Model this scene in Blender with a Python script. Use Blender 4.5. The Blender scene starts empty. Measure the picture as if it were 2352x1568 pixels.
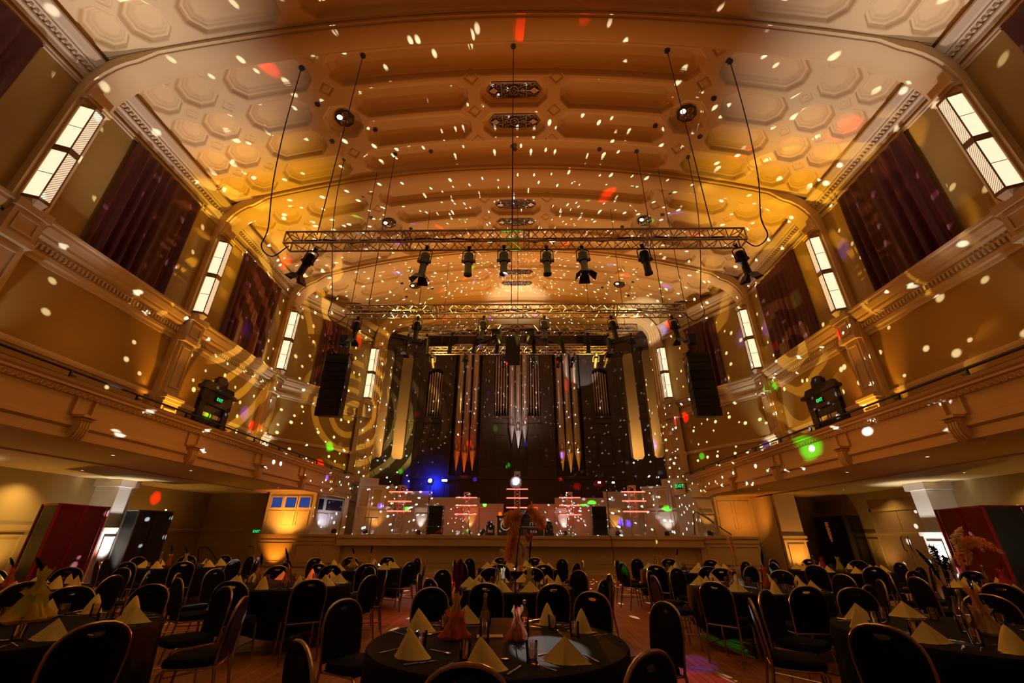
import bpy, math, random
import numpy as np
from mathutils import Matrix, Vector
random.seed(7); rng = np.random.default_rng(7)
S = bpy.context.scene
COL = S.collection
PI = math.pi
# ------------------------------------------------------------------ camera
cam_d = bpy.data.cameras.new('camera'); cam = bpy.data.objects.new('camera', cam_d); COL.objects.link(cam)
cam_d.sensor_width = 36; cam_d.sensor_fit = 'HORIZONTAL'; cam_d.lens = 952.42 / 2352 * 36
cam_d.clip_start = 0.05; cam_d.clip_end = 200
cam.matrix_world = Matrix.Translation((0.188, 0, 1.45)) @ Matrix.Rotation(0.0214, 4, 'Z') @ Matrix.Rotation(PI/2 + 0.4375, 4, 'X') @ Matrix.Rotation(0.0057, 4, 'Z')
S.camera = cam
# ------------------------------------------------------------------ view, world
S.view_settings.view_transform = 'Standard'; S.view_settings.look = 'None'
S.view_settings.exposure = -0.12; S.view_settings.gamma = 1.0; S.view_settings.use_curve_mapping = False
w = bpy.data.worlds.new('world'); S.world = w; w.use_nodes = True
w.node_tree.nodes['Background'].inputs[0].default_value = (0.5, 0.3, 0.15, 1)
w.node_tree.nodes['Background'].inputs[1].default_value = 0.004
try:
    S.cycles.use_denoising = True; S.cycles.max_bounces = 5; S.cycles.diffuse_bounces = 2; S.cycles.glossy_bounces = 2; S.cycles.use_adaptive_sampling = True; S.cycles.adaptive_threshold = 0.04
    S.cycles.transmission_bounces = 6; S.cycles.transparent_max_bounces = 12
    S.cycles.sample_clamp_indirect = 4.0; S.cycles.caustics_reflective = False; S.cycles.caustics_refractive = False
except Exception: pass
AMB = (1.0, 0.40, 0.06); WARM = (1.0, 0.70, 0.38); YEL = (1.0, 0.62, 0.10); WHT = (1.0, 0.92, 0.82); PNK = (1.0, 0.62, 0.42)
def lamp(kind, loc, power, color=WHT, size=0.1, aim=None, angle=60, blend=0.5, name='lamp', nodes=None, sy=None):
    d = bpy.data.lights.new(name, kind); d.energy = power; d.color = color
    if kind == 'AREA':
        d.size = size
        if sy: d.shape = 'RECTANGLE'; d.size_y = sy
    else: d.shadow_soft_size = size
    if kind == 'SPOT': d.spot_size = math.radians(angle); d.spot_blend = blend
    o = bpy.data.objects.new(name, d); COL.objects.link(o); o.location = loc
    if aim is not None:
        v = Vector(aim) - Vector(loc); o.rotation_euler = v.to_track_quat('-Z', 'Y').to_euler()
    if nodes: nodes(d)
    return o
def dots_nodes(scale, thr, seed, colored=False, gain=1.0, keep=.6, spot=False):
    """beams laid out on rows round the source, like the tiles of a mirror ball"""
    def f(d):
        d.use_nodes = True; nt = d.node_tree; N = nt.nodes; L = nt.links
        em = next(n for n in N if n.type == 'EMISSION')
        tc = N.new('ShaderNodeTexCoord'); sx = N.new('ShaderNodeSeparateXYZ'); L.new(tc.outputs['Normal'], sx.inputs[0])
        def mth(op, a_, b_=None):
            n = N.new('ShaderNodeMath'); n.operation = op
            for i, v in enumerate((a_, b_)):
                if v is None: continue
                if isinstance(v, (int, float)): n.inputs[i].default_value = v
                else: L.new(v, n.inputs[i])
            return n.outputs[0]
        if spot: az = mth('ARCTAN2', sx.outputs[0], mth('MULTIPLY', sx.outputs[2], -1)); el = mth('ARCSINE', sx.outputs[1])
        else: az = mth('ARCTAN2', sx.outputs[0], sx.outputs[1]); el = mth('ARCSINE', sx.outputs[2])
        cb = N.new('ShaderNodeCombineXYZ'); L.new(mth('ADD', mth('MULTIPLY', az, scale), seed), cb.inputs[0]); L.new(mth('ADD', mth('MULTIPLY', el, scale), seed*.37), cb.inputs[1])
        vo = N.new('ShaderNodeTexVoronoi'); vo.voronoi_dimensions = '2D'; vo.inputs['Scale'].default_value = 1; vo.inputs['Randomness'].default_value = .85; L.new(cb.outputs[0], vo.inputs['Vector'])
        sp = N.new('ShaderNodeSeparateColor'); L.new(vo.outputs['Color'], sp.inputs[0])
        mr = N.new('ShaderNodeMapRange'); mr.inputs[3].default_value = gain; mr.inputs[4].default_value = 0; L.new(vo.outputs['Distance'], mr.inputs[0])
        t1 = mth('MULTIPLY', mth('ADD', mth('MULTIPLY', sp.outputs[1], .6), .6), thr); L.new(t1, mr.inputs[2]); L.new(mth('MULTIPLY', t1, .6), mr.inputs[1])
        k = mth('LESS_THAN', sp.outputs[2], keep)
        L.new(mth('MULTIPLY', mr.outputs[0], k), em.inputs['Strength'])
        if colored:
            cr = N.new('ShaderNodeValToRGB'); cr.color_ramp.interpolation = 'CONSTANT'
            e = cr.color_ramp.elements; e[0].position = 0; e[0].color = (1, .01, 0, 1); e[1].position = .4; e[1].color = (.02, .7, .02, 1)
            q = e.new(.62); q.color = (.08, .04, 1, 1)
            L.new(sp.outputs[0], cr.inputs[0]); L.new(cr.outputs[0], em.inputs['Color'])
    return f
def swirl_nodes(scale, dist):
    def f(d):
        d.use_nodes = True; nt = d.node_tree; N = nt.nodes; L = nt.links
        em = next(n for n in N if n.type == 'EMISSION')
        tc = N.new('ShaderNodeTexCoord'); wv = N.new('ShaderNodeTexWave'); wv.wave_type = 'RINGS'; wv.rings_direction = 'Z'
        mp = N.new('ShaderNodeMapping'); mp.inputs['Location'].default_value = (.10, .07, 0); L.new(tc.outputs['Normal'], mp.inputs[0])
        wv.inputs['Scale'].default_value = scale; wv.inputs['Distortion'].default_value = dist; wv.inputs['Detail'].default_value = 1; wv.inputs['Detail Scale'].default_value = 1.5
        L.new(mp.outputs[0], wv.inputs['Vector'])
        mr = N.new('ShaderNodeMapRange'); mr.inputs[1].default_value = .66; mr.inputs[2].default_value = .74; mr.inputs[3].default_value = .10; mr.inputs[4].default_value = 1
        L.new(wv.outputs['Fac'], mr.inputs[0]); L.new(mr.outputs[0], em.inputs['Strength'])
    return f
BALL = (-0.02, 21.0, 3.78)
# ---- room lamps (LIGHTS block: tune here)
# added patterned lamps in place of mirror ball reflections; effect lights
lamp('POINT', (BALL[0], BALL[1]-.42, BALL[2]+.05), 34000, (.78, .90, 1), 0.01, name='ball_beams', nodes=dots_nodes(20, .135, 3.0, keep=.62))
lamp('SPOT', (BALL[0]+.1, BALL[1]-.5, BALL[2]), 1300, (.85, .92, 1), 0.01, (BALL[0], 26, 2.7), 165, .2, name='ball_beams', nodes=dots_nodes(15, .21, 5.0, keep=.5, spot=True))
lamp('POINT', (-0.9, 20.0, 2.9), 16000, (1, 1, 1), 0.02, name='derby_beams', nodes=dots_nodes(8, .22, 9.0, True, keep=.15))
# ceiling washes: uplights on the gallery sills and on the trusses, thrown towards the hall entrance
for s in (-1, 1):
    lamp('SPOT', (s*9.7, 9.6, 4.4), 2200, (.98, .90, 1.0), .15, (s*10.6, 8.6, 14.3), 44, 1, 'haunch_wash')
    lamp('SPOT', (s*9.7, 4.6, 4.4), 2700, (.98, .90, 1.0), .15, (s*10.4, 3.4, 14.3), 56, 1, 'haunch_wash')
    lamp('SPOT', (s*9.7, 15.0, 4.4), 4200, (1, .56, .02), .12, (s*10.6, 13.2, 14.2), 42, 1, 'yellow_wash')
    lamp('SPOT', (s*9.6, 21.0, 9.2), 900, (1, .58, .26), .12, (s*8.2, 18.4, 14.6), 100, 1, 'pink_wash')
    lamp('SPOT', (s*4.0, 19.5, 9.0), 1200, (1, .42, .05), .3, (s*3.6, 22.2, 15.5), 110, 1, 'arch_wash')
lamp('SPOT', (0, 23.0, 9.5), 800, (1, .58, .30), .25, (0, 19.6, 15.6), 130, 1, 'arch_wash')
lamp('SPOT', (0, 20.0, 11.0), 1500, WHT, .15, (0, 24.0, 15.6), 42, .7, 'arch_spot')
lamp('SPOT', (6.0, 19.0, 10), 1500, WHT, .1, (8.4, 24.6, 14.6), 30, .4, 'arch_spot')
lamp('AREA', (0, 12.8, 8.9), 85, (1, .25, .012), 7, (0, 6.6, 16), name='amber_wash', sy=.5)
lamp('AREA', (0, 18.6, 8.9), 110, (1, .27, .015), 7, (0, 12.6, 16), name='amber_wash', sy=.5)
lamp('AREA', (0, 6.5, 8.9), 45, (1, .23, .012), 7, (0, 1.5, 16), name='amber_wash', sy=.5)
# gobo patterns
lamp('SPOT', (4.6, 12.3, 8.2), 14000, YEL, .01, (-12, 16.0, 10.2), 40, .15, 'gobo_beam', nodes=swirl_nodes(5.5, 1.2))
lamp('SPOT', (-4.6, 12.3, 8.2), 8000, YEL, .01, (12, 14.6, 10.2), 46, .2, 'gobo_beam', nodes=swirl_nodes(4.0, 6))
lamp('SPOT', (5.2, 16.4, 8.6), 6500, YEL, .01, (-8.8, 24.6, 9.0), 34, .2, 'gobo_beam', nodes=swirl_nodes(6.0, 1.0))
# warm fill for the hall from added, unseen area lamps
for s in (-1, 1):
    for y in (3.5, 10, 16.5):
        lamp('AREA', (s*9.9, y, 6.9), 7, (1, .38, .09), 1.5, (s*12, y, 9.5), name='gallery_wash', sy=4)
        lamp('AREA', (s*5.2, y, 5.0), 36, (1, .33, .035), 1.0, (s*8.1, y, 3.5), name='fascia_wash', sy=4)
lamp('AREA', (0, 6, 7.6), 62, (1, .52, .13), 5, (0, 6.5, 0), name='warm_fill', sy=5)
lamp('AREA', (0, 11, 8.0), 66, (1, .45, .10), 5, (0, 13, 0), name='warm_fill', sy=5)
# ------------------------------------------------------------------ materials
def mat(name, col, rough=.6, metal=0, emis=None, es=0, bump=None, alpha=None, noise=None, trans=0, spec=None, coat=0):
    m = bpy.data.materials.new(name); m.use_nodes = True; nt = m.node_tree; N = nt.nodes; L = nt.links
    b = N['Principled BSDF']; b.inputs['Base Color'].default_value = (*col, 1); b.inputs['Roughness'].default_value = rough
    b.inputs['Metallic'].default_value = metal
    if trans: b.inputs['Transmission Weight'].default_value = trans; b.inputs['IOR'].default_value = 1.3
    if spec is not None: b.inputs['Specular IOR Level'].default_value = spec
    if coat: b.inputs['Coat Weight'].default_value = coat
    if emis: b.inputs['Emission Color'].default_value = (*emis, 1); b.inputs['Emission Strength'].default_value = es
    if alpha is not None: b.inputs['Alpha'].default_value = alpha
    if noise:   # scale, amount
        tc = N.new('ShaderNodeTexCoord'); n = N.new('ShaderNodeTexNoise'); n.inputs['Scale'].default_value = noise[0]; n.inputs['Detail'].default_value = 4
        L.new(tc.outputs['Object'], n.inputs['Vector'])
        mx = N.new('ShaderNodeMix'); mx.data_type = 'RGBA'; mx.inputs[6].default_value = (*[c*(1-noise[1]) for c in col], 1); mx.inputs[7].default_value = (*[min(1, c*(1+noise[1])) for c in col], 1)
        L.new(n.outputs['Fac'], mx.inputs[0]); L.new(mx.outputs[2], b.inputs['Base Color'])
    if bump:
        tc = N.new('ShaderNodeTexCoord'); n = N.new('ShaderNodeTexNoise'); n.inputs['Scale'].default_value = bump[0]; n.inputs['Detail'].default_value = 3
        L.new(tc.outputs['Object'], n.inputs['Vector']); bp = N.new('ShaderNodeBump'); bp.inputs['Strength'].default_value = bump[1]; bp.inputs['Distance'].default_value = .02
        L.new(n.outputs['Fac'], bp.inputs['Height']); L.new(bp.outputs[0], b.inputs['Normal'])
    return m
M = {}
M['ochre'] = mat('ochre_wall_paint', (.37, .225, .052), .75, noise=(1.2, .06), bump=(40, .05))
M['plaster'] = mat('plaster_cream', (.58, .43, .25), .75, noise=(1.2, .06), bump=(40, .05))
M['ceilplaster'] = mat('ceiling_plaster', (.70, .48, .22), .8, noise=(.8, .05))
M['white'] = mat('white_joinery', (.60, .56, .52), .45, noise=(3, .05))
M['tan'] = mat('tan_wall', (.46, .34, .16), .7, noise=(2, .06))
M['fasc'] = mat('balcony_paint', (.56, .37, .18), .55, noise=(2, .06))
M['wood'] = mat('dark_organ_wood', (.021, .008, .005), .4, noise=(6, .4), bump=(14, .15))
M['black'] = mat('black_paint', (.012, .012, .014), .45)
M['blackm'] = mat('black_metal', (.015, .015, .017), .35, .3)
M['fabric'] = mat('black_upholstery', (.005, .0055, .008), .9, bump=(300, .3), spec=.15)
M['cloth'] = mat('black_tablecloth', (.008, .0065, .006), .8, bump=(200, .15), spec=.12)
M['frame'] = mat('bronze_chair_frame', (.42, .31, .20), .26, .9)
M['napkin'] = mat('cream_linen', (.82, .64, .20), .85, bump=(260, .25))
M['steel'] = mat('cutlery_steel', (.75, .68, .6), .18, 1)
M['alu'] = mat('truss_aluminium', (.62, .56, .48), .35, .9)
M['chrome'] = mat('chrome', (.8, .8, .8), .1, 1)
M['brass'] = mat('tin_pipe_metal', (.34, .26, .21), .42, .8, noise=(9, .35))
M['cable'] = mat('steel_cable', (.05, .04, .035), .5, .4)
M['lantern'] = mat('lit_opal_glass', (.9, .8, .6), .4, emis=(1, .84, .56), es=1.15)
M['lanternt'] = mat('lit_hatched_glass', (.9, .8, .6), .4, emis=(1, .80, .50), es=.85)
M['cap'] = mat('lantern_white_cap', (.8, .76, .72), .4)
M['lframe'] = mat('lantern_bronze', (.22, .12, .05), .5, .5)
M['red'] = mat('red_mesh_paint', (.30, .008, .02), .45)
M['redtube'] = mat('red_led_tube', (1, .3, .2), .4, emis=(1, .20, .13), es=1.7)
M['blue'] = mat('blue_window_glass', (.01, .05, .3), .1, emis=(.01, .07, .5), es=.45)
M['darkglass'] = mat('dark_window_glass', (.01, .01, .03), .08)
M['exitg'] = mat('exit_green', (0, .5, .1), .5, emis=(.02, .9, .2), es=1.6)
M['bulb'] = mat('lit_lamp_lens', (1, .9, .7), .3, emis=(1, .82, .5), es=9)
M['wbulb'] = mat('white_lamp_lens', (1, 1, 1), .3, emis=(1, .9, .85), es=9)
M['bbulb'] = mat('blue_lamp_lens', (.5, .7, 1), .3, emis=(.35, .6, 1), es=60)
M['dim'] = mat('unlit_lamp_lens', (.25, .12, .06), .2, .6)
M['mirror'] = mat('mirror_tiles', (.8, .8, .82), .22, 1)
M['decal'] = mat('glowing_logo_paint', (.75, .6, .5), .5, emis=(.5, .3, .2), es=.35)  # logo colour is given a faint glow of its own
M['card'] = mat('card_paper', (.6, .5, .38), .7)
M['steelgrey'] = mat('grey_mesh_metal', (.10, .085, .07), .5, .4)
def glass_mat(name, col, a=.35, rough=.05):
    m = bpy.data.materials.new(name); m.use_nodes = True; nt = m.node_tree; N = nt.nodes; L = nt.links; N.clear()
    out = N.new('ShaderNodeOutputMaterial'); mix = N.new('ShaderNodeMixShader'); t = N.new('ShaderNodeBsdfTransparent'); g = N.new('ShaderNodeBsdfGlossy')
    fr = N.new('ShaderNodeFresnel'); fr.inputs[0].default_value = 1.6; ad = N.new('ShaderNodeMath'); ad.inputs[1].default_value = a*.35
    t.inputs[0].default_value = (*[1-(1-c)*a for c in col], 1); g.inputs['Roughness'].default_value = rough; g.inputs[0].default_value = (1, .85, .75, 1)
    L.new(fr.outputs[0], ad.inputs[0]); L.new(ad.outputs[0], mix.inputs[0]); L.new(t.outputs[0], mix.inputs[1]); L.new(g.outputs[0], mix.inputs[2]); L.new(mix.outputs[0], out.inputs[0])
    return m
M['glass'] = glass_mat('clear_glass', (.95, .90, .86), .4)
M['water'] = glass_mat('water_in_glass', (.95, .86, .8), .5, .08)
def tulle_mat(name, col, a=.7):
    m = bpy.data.materials.new(name); m.use_nodes = True; nt = m.node_tree; N = nt.nodes; L = nt.links; N.clear()
    out = N.new('ShaderNodeOutputMaterial'); mix = N.new('ShaderNodeMixShader'); t = N.new('ShaderNodeBsdfTransparent')
    d = N.new('ShaderNodeBsdfDiffuse'); tr = N.new('ShaderNodeBsdfTranslucent'); m2 = N.new('ShaderNodeMixShader'); m2.inputs[0].default_value = .4
    d.inputs[0].default_value = (*col, 1); tr.inputs[0].default_value = (*col, 1)
    L.new(d.outputs[0], m2.inputs[1]); L.new(tr.outputs[0], m2.inputs[2]); mix.inputs[0].default_value = a
    L.new(t.outputs[0], mix.inputs[1]); L.new(m2.outputs[0], mix.inputs[2]); L.new(mix.outputs[0], out.inputs[0]); return m
TUL = {k: tulle_mat('tulle_'+k, c, a) for k, c, a in (('orange', (.85, .16, .02), .75), ('gold', (.75, .5, .08), .7), ('lime', (.55, .55, .06), .8),
        ('pink', (.8, .25, .25), .5), ('ivory', (.7, .58, .4), .7), ('rose', (.7, .06, .12), .7), ('white', (.8, .76, .65), .8), ('peach', (.8, .4, .22), .6))}
FEA = {k: tulle_mat('feather_'+k, c, 1.0) for k, c in (('orange', (1, .52, .18)), ('magenta', (.33, .0, .10)), ('black', (.012, .01, .012)), ('yellow', (.95, .70, .25)),
        ('cream', (.95, .82, .62)), ('navy', (.03, .05, .16)), ('brown', (.10, .04, .03)))}
def mesh_mat(name, col, scale):
    m = mat(name, col, .45, .3); nt = m.node_tree; N = nt.nodes; L = nt.links; b = N['Principled BSDF']
    tc = N.new('ShaderNodeTexCoord'); mp = N.new('ShaderNodeMapping'); mp.inputs['Rotation'].default_value = (0, 0, 0); mp.inputs['Scale'].default_value = (scale,)*3
    L.new(tc.outputs['Generated'], mp.inputs[0]); L.new(tc.outputs['Object'], mp.inputs[0])
    sx = N.new('ShaderNodeSeparateXYZ'); L.new(mp.outputs[0], sx.inputs[0])
    def fr(sock, off):
        a = N.new('ShaderNodeMath'); a.operation = 'ADD'; a.inputs[1].default_value = off; L.new(sock, a.inputs[0])
        f = N.new('ShaderNodeMath'); f.operation = 'FRACT'; L.new(a.outputs[0], f.inputs[0])
        s = N.new('ShaderNodeMath'); s.operation = 'SUBTRACT'; s.inputs[1].default_value = .5; L.new(f.outputs[0], s.inputs[0])
        ab = N.new('ShaderNodeMath'); ab.operation = 'ABSOLUTE'; L.new(s.outputs[0], ab.inputs[0]); return ab.outputs[0]
    h = N.new('ShaderNodeMath'); h.operation = 'ADD'; L.new(sx.outputs[0], h.inputs[0]); L.new(sx.outputs[1], h.inputs[1])
    p = N.new('ShaderNodeMath'); p.operation = 'ADD'; L.new(h.outputs[0], p.inputs[0]); L.new(sx.outputs[2], p.inputs[1])
    q = N.new('ShaderNodeMath'); q.operation = 'SUBTRACT'; L.new(h.outputs[0], q.inputs[0]); L.new(sx.outputs[2], q.inputs[1])
    mxx = N.new('ShaderNodeMath'); mxx.operation = 'MAXIMUM'; L.new(fr(p.outputs[0], 0), mxx.inputs[0]); L.new(fr(q.outputs[0], 0), mxx.inputs[1])
    gt = N.new('ShaderNodeMath'); gt.operation = 'GREATER_THAN'; gt.inputs[1].default_value = .30; L.new(mxx.outputs[0], gt.inputs[0])
    L.new(gt.outputs[0], b.inputs['Alpha']); return m
M['redmesh'] = mesh_mat('red_perforated_metal', (.15, .004, .012), 22)
M['blackmesh'] = mesh_mat('black_perforated_metal', (.02, .018, .016), 22)
def floor_mat():
    m = mat('parquet_floor', (.30, .12, .035), .28); nt = m.node_tree; N = nt.nodes; L = nt.links; b = N['Principled BSDF']
    tc = N.new('ShaderNodeTexCoord'); br = N.new('ShaderNodeTexBrick'); mp = N.new('ShaderNodeMapping'); mp.inputs['Rotation'].default_value = (0, 0, PI/2)
    L.new(tc.outputs['Object'], mp.inputs[0]); L.new(mp.outputs[0], br.inputs['Vector'])
    br.inputs['Color1'].default_value = (.42, .17, .05, 1); br.inputs['Color2'].default_value = (.31, .11, .03, 1); br.inputs['Mortar'].default_value = (.06, .02, .01, 1)
    br.inputs['Scale'].default_value = 1; br.inputs['Brick Width'].default_value = 1.6; br.inputs['Row Height'].default_value = .09; br.inputs['Mortar Size'].default_value = .004
    n = N.new('ShaderNodeTexNoise'); n.inputs['Scale'].default_value = 3; L.new(tc.outputs['Object'], n.inputs['Vector'])
    mx = N.new('ShaderNodeMix'); mx.data_type = 'RGBA'; mx.blend_type = 'MULTIPLY'; mx.inputs[0].default_value = .5
    L.new(br.outputs['Color'], mx.inputs[6]); L.new(n.outputs['Color'], mx.inputs[7]); L.new(br.outputs['Color'], b.inputs['Base Color'])
    mr = N.new('ShaderNodeMapRange'); mr.inputs[3].default_value = .2; mr.inputs[4].default_value = .5; L.new(n.outputs['Fac'], mr.inputs[0]); L.new(mr.outputs[0], b.inputs['Roughness'])
    return m
M['floor'] = floor_mat()
def curtain_mat():
    m = mat('crimson_velvet', (.055, .0014, .004), .55); b = m.node_tree.nodes['Principled BSDF']
    b.inputs['Sheen Weight'].default_value = .0; b.inputs['Sheen Tint'].default_value = (1, .1, .2, 1); return m
M['velvet'] = curtain_mat()
# ------------------------------------------------------------------ mesh helpers
class MB:
    def __init__(s): s.v = []; s.f = []; s.M = Matrix.Identity(4)
    def add(s, vs, fs):
        o = len(s.v); s.v += [tuple(s.M @ Vector(p)) for p in vs]; s.f += [tuple(i+o for i in f) for f in fs]; return s
    def box(s, x0, x1, y0, y1, z0, z1, bev=0):
        if bev:
            b = bev; vs = []; 
            for (zz, ins) in ((z0, b), (z0+b, 0), (z1-b, 0), (z1, b)):
                vs += [(x0+ins, y0+ins, zz), (x1-ins, y0+ins, zz), (x1-ins, y1-ins, zz), (x0+ins, y1-ins, zz)]
            fs = [(3, 2, 1, 0), (12, 13, 14, 15)]
            for k in range(3):
                for i in range(4): fs.append((4*k+i, 4*k+(i+1) % 4, 4*k+4+(i+1) % 4, 4*k+4+i))
            return s.add(vs, fs)
        return s.add([(x0, y0, z0), (x1, y0, z0), (x1, y1, z0), (x0, y1, z0), (x0, y0, z1), (x1, y0, z1), (x1, y1, z1), (x0, y1, z1)],
                     [(3, 2, 1, 0), (4, 5, 6, 7), (0, 1, 5, 4), (1, 2, 6, 5), (2, 3, 7, 6), (3, 0, 4, 7)])
    def cbox(s, c, d, bev=0): return s.box(c[0]-d[0]/2, c[0]+d[0]/2, c[1]-d[1]/2, c[1]+d[1]/2, c[2]-d[2]/2, c[2]+d[2]/2, bev)
    def tube(s, pts, r, n=6, cap=True, closed=False):
        pts = [Vector(p) for p in pts]; k = len(pts); rs = r if isinstance(r, (list, tuple)) else [r]*k
        vs = []; up = None
        for i, p in enumerate(pts):
            if closed: t = pts[(i+1) % k]-pts[i-1]
            else: t = pts[min(i+1, k-1)]-pts[max(i-1, 0)]
            t.normalize()
            if up is None:
                a = Vector((0, 0, 1)) if abs(t.z) < .9 else Vector((1, 0, 0)); up = a
            x = t.cross(up)
            if x.length < 1e-6: x = t.cross(Vector((1, 0.1, 0)))
            x.normalize(); y = x.cross(t); y.normalize(); up = y
            for j in range(n):
                a = 2*PI*j/n; vs.append(p+(x*math.cos(a)+y*math.sin(a))*rs[i])
        fs = []
        for i in range(k if closed else k-1):
            for j in range(n):
                a = i*n+j; b = i*n+(j+1) % n; c = ((i+1) % k)*n+(j+1) % n; d = ((i+1) % k)*n+j; fs.append((a, b, c, d))
        if cap and not closed: fs.append(tuple(range(n))[::-1]); fs.append(tuple((k-1)*n+j for j in range(n)))
        return s.add(vs, fs)
    def lathe(s, prof, n=16, c=(0, 0, 0), cap=True):
        vs = []; fs = []
        for r, z in prof:
            for j in range(n): a = 2*PI*j/n; vs.append((c[0]+r*math.cos(a), c[1]+r*math.sin(a), c[2]+z))
        for i in range(len(prof)-1):
            for j in range(n): fs.append((i*n+j, i*n+(j+1) % n, (i+1)*n+(j+1) % n, (i+1)*n+j))
        if cap: fs.append(tuple(range(n))[::-1]); fs.append(tuple((len(prof)-1)*n+j for j in range(n)))
        return s.add(vs, fs)
    def sweep(s, prof, path, closed_prof=True, cap=True):
        """prof: (offset to the right of travel, z); path: (x, y) points; mitred."""
        k = len(path); m = len(prof); vs = []
        P = [Vector((p[0], p[1])) for p in path]
        for i in range(k):
            d0 = (P[i]-P[max(i-1, 0)]); d1 = (P[min(i+1, k-1)]-P[i])
            if d0.length == 0: d0 = d1
            if d1.length == 0: d1 = d0
            d0 = d0.normalized(); d1 = d1.normalized(); n0 = Vector((d0.y, -d0.x)); n1 = Vector((d1.y, -d1.x)); n = (n0+n1); n = n/ max(.2, n.dot(n0))
            for (o, z) in prof: vs.append((P[i].x+n.x*o, P[i].y+n.y*o, z))
        fs = []
        mm = m if closed_prof else m-1
        for i in range(k-1):
            for j in range(mm): fs.append((i*m+j, i*m+(j+1) % m, (i+1)*m+(j+1) % m, (i+1)*m+j))
        if cap and closed_prof: fs.append(tuple(range(m))[::-1]); fs.append(tuple((k-1)*m+j for j in range(m)))
        return s.add(vs, fs)
    def extrude(s, poly, a, b, axis='y'):
        """poly of (u,w): axis y -> (u, y, w); axis x -> (x, u, w); axis z -> (u,w,z)"""
        f = {'y': lambda p, t: (p[0], t, p[1]), 'x': lambda p, t: (t, p[0], p[1]), 'z': lambda p, t: (p[0], p[1], t)}[axis]
        n = len(poly); vs = [f(p, a) for p in poly]+[f(p, b) for p in poly]
        fs = [tuple(range(n)), tuple(range(2*n-1, n-1, -1))]+[((i+1) % n, i, n+i, n+(i+1) % n) for i in range(n)]
        return s.add(vs, fs)
    def panel(s, u0, u1, z0, z1, fr, d):
        """raised frame moulding on the local XZ plane at y=0, standing out to -y by d"""
        s.box(u0, u1, -d, 0, z0, z0+fr); s.box(u0, u1, -d, 0, z1-fr, z1); s.box(u0, u0+fr, -d, 0, z0+fr, z1-fr); s.box(u1-fr, u1, -d, 0, z0+fr, z1-fr); return s
    def mesh(s, name, m=None, smooth=False):
        me = bpy.data.meshes.new(name); me.from_pydata(s.v, [], s.f); me.validate()
        if smooth:
            me.polygons.foreach_set('use_smooth', [True]*len(me.polygons))
            try: me.set_sharp_from_angle(angle=math.radians(40))
            except Exception: pass
        if m: me.materials.append(m)
        me.update(); return me
    def build(s, name, m, parent=None, smooth=False):
        return inst(name, s.mesh(name, m, smooth), parent)
def inst(name, me, parent=None, loc=None, rz=0):
    o = bpy.data.objects.new(name, me); COL.objects.link(o)
    if parent: o.parent = parent
    if loc is not None: o.location = loc
    if rz: o.rotation_euler = (0, 0, rz)
    return o
def tag(o, label=None, cat=None, group=None, kind=None):
    if label: o['label'] = label
    if cat: o['category'] = cat
    if group: o['group'] = group
    if kind: o['kind'] = kind
    return o
def thing(name, label, cat, loc=(0, 0, 0), rz=0, group=None):
    o = inst(name, None, None, loc, rz); o.empty_display_size = .1; return tag(o, label, cat, group)
def struct(name, mb, m, parent=None, smooth=False):
    o = mb.build(name, m, parent, smooth)
    if not parent: o['kind'] = 'structure'
    return o
def copy_tree(o, parent=None, **kw):
    c = o.copy(); COL.objects.link(c); c.parent = parent
    for ch in list(o.children): copy_tree(ch, c)
    return c
def place(proto, used, loc, rz, label=None, group=None):
    c = proto if not used.get(proto.name) else copy_tree(proto)
    used[proto.name] = True; c.location = loc
    c.rotation_euler = (0, 0, rz) if not isinstance(rz, tuple) else rz
    if label: c['label'] = label
    if group: c['group'] = group
    return c
USED = {}
SIDES = ((-1, 'left'), (1, 'right'))
def mx(path, s): return [(s*p[0], p[1]) for p in path]
# ------------------------------------------------------------------ room shell
RIBY = [-4.36+.05, 1.40, 7.14, 12.87, 18.57, 24.0]
D = 5.73
def zc(x): return 15.85-.0148*x*x
mb = MB(); mb.box(-15.2, 15.2, -4, 28.2, -.3, 0); struct('floor', mb, M['floor'])
# ceiling bay mesh
nx, ny = 948, 230
xs = np.linspace(-11.95, 11.95, nx); ys = np.linspace(0, D, ny)
X, Y = np.meshgrid(xs, ys)
A = np.abs(X)
def sdf(cx, cy, hx, hy, c, XX=None):
    u = np.abs((A if XX is None else XX)-cx); v = np.abs(Y-cy)
    return -np.maximum(np.maximum(u-hx, v-hy), (u+v-(hx+hy-c))/1.4142)
rows = [1.36, 2.60, 3.85, 5.08]
t = np.full(X.shape, -9.0)
for i, r in enumerate(rows):
    for cx, hx in ((11.23, .44), (10.2, .50)): t = np.maximum(t, sdf(cx, r, hx, .50, .28))
    outer = i in (0, 3)
    a0, a1 = (6.75, 9.28) if outer else (7.25, 9.28)
    t = np.maximum(t, sdf((a0+a1)/2, r, (a1-a0)/2, .52, .32))
    if outer: t = np.maximum(t, sdf(0, r, 6.15, .52, .32))
    else:
        t = np.maximum(t, sdf(3.68, r, 2.0, .52, .32)); t = np.maximum(t, sdf(0, r, 1.2, .5, .34))
t = np.maximum(t, sdf(6.32, 3.22, .62, .62, .36))
def ramp(v, a, b): q = np.clip((v-a)/(b-a), 0, 1); return q*q*(3-2*q)
dep = .03*ramp(t, -.035, -.015)+.14*ramp(t, -.005, .03)+.055*ramp(t, .10, .13)+.03*ramp(t, .17, .19)+.02*ramp(t, .21, .23)
for cx in (10.73, 9.60):
    for ry in (1.98, 3.22, 4.46):
        u = np.abs(A-cx)+np.abs(Y-ry)
        dd = .21-u; dep += .06*ramp(dd, 0, .03)-.05*ramp(dd, .06, .1)+.03*ramp(dd, .13, .17)
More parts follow.
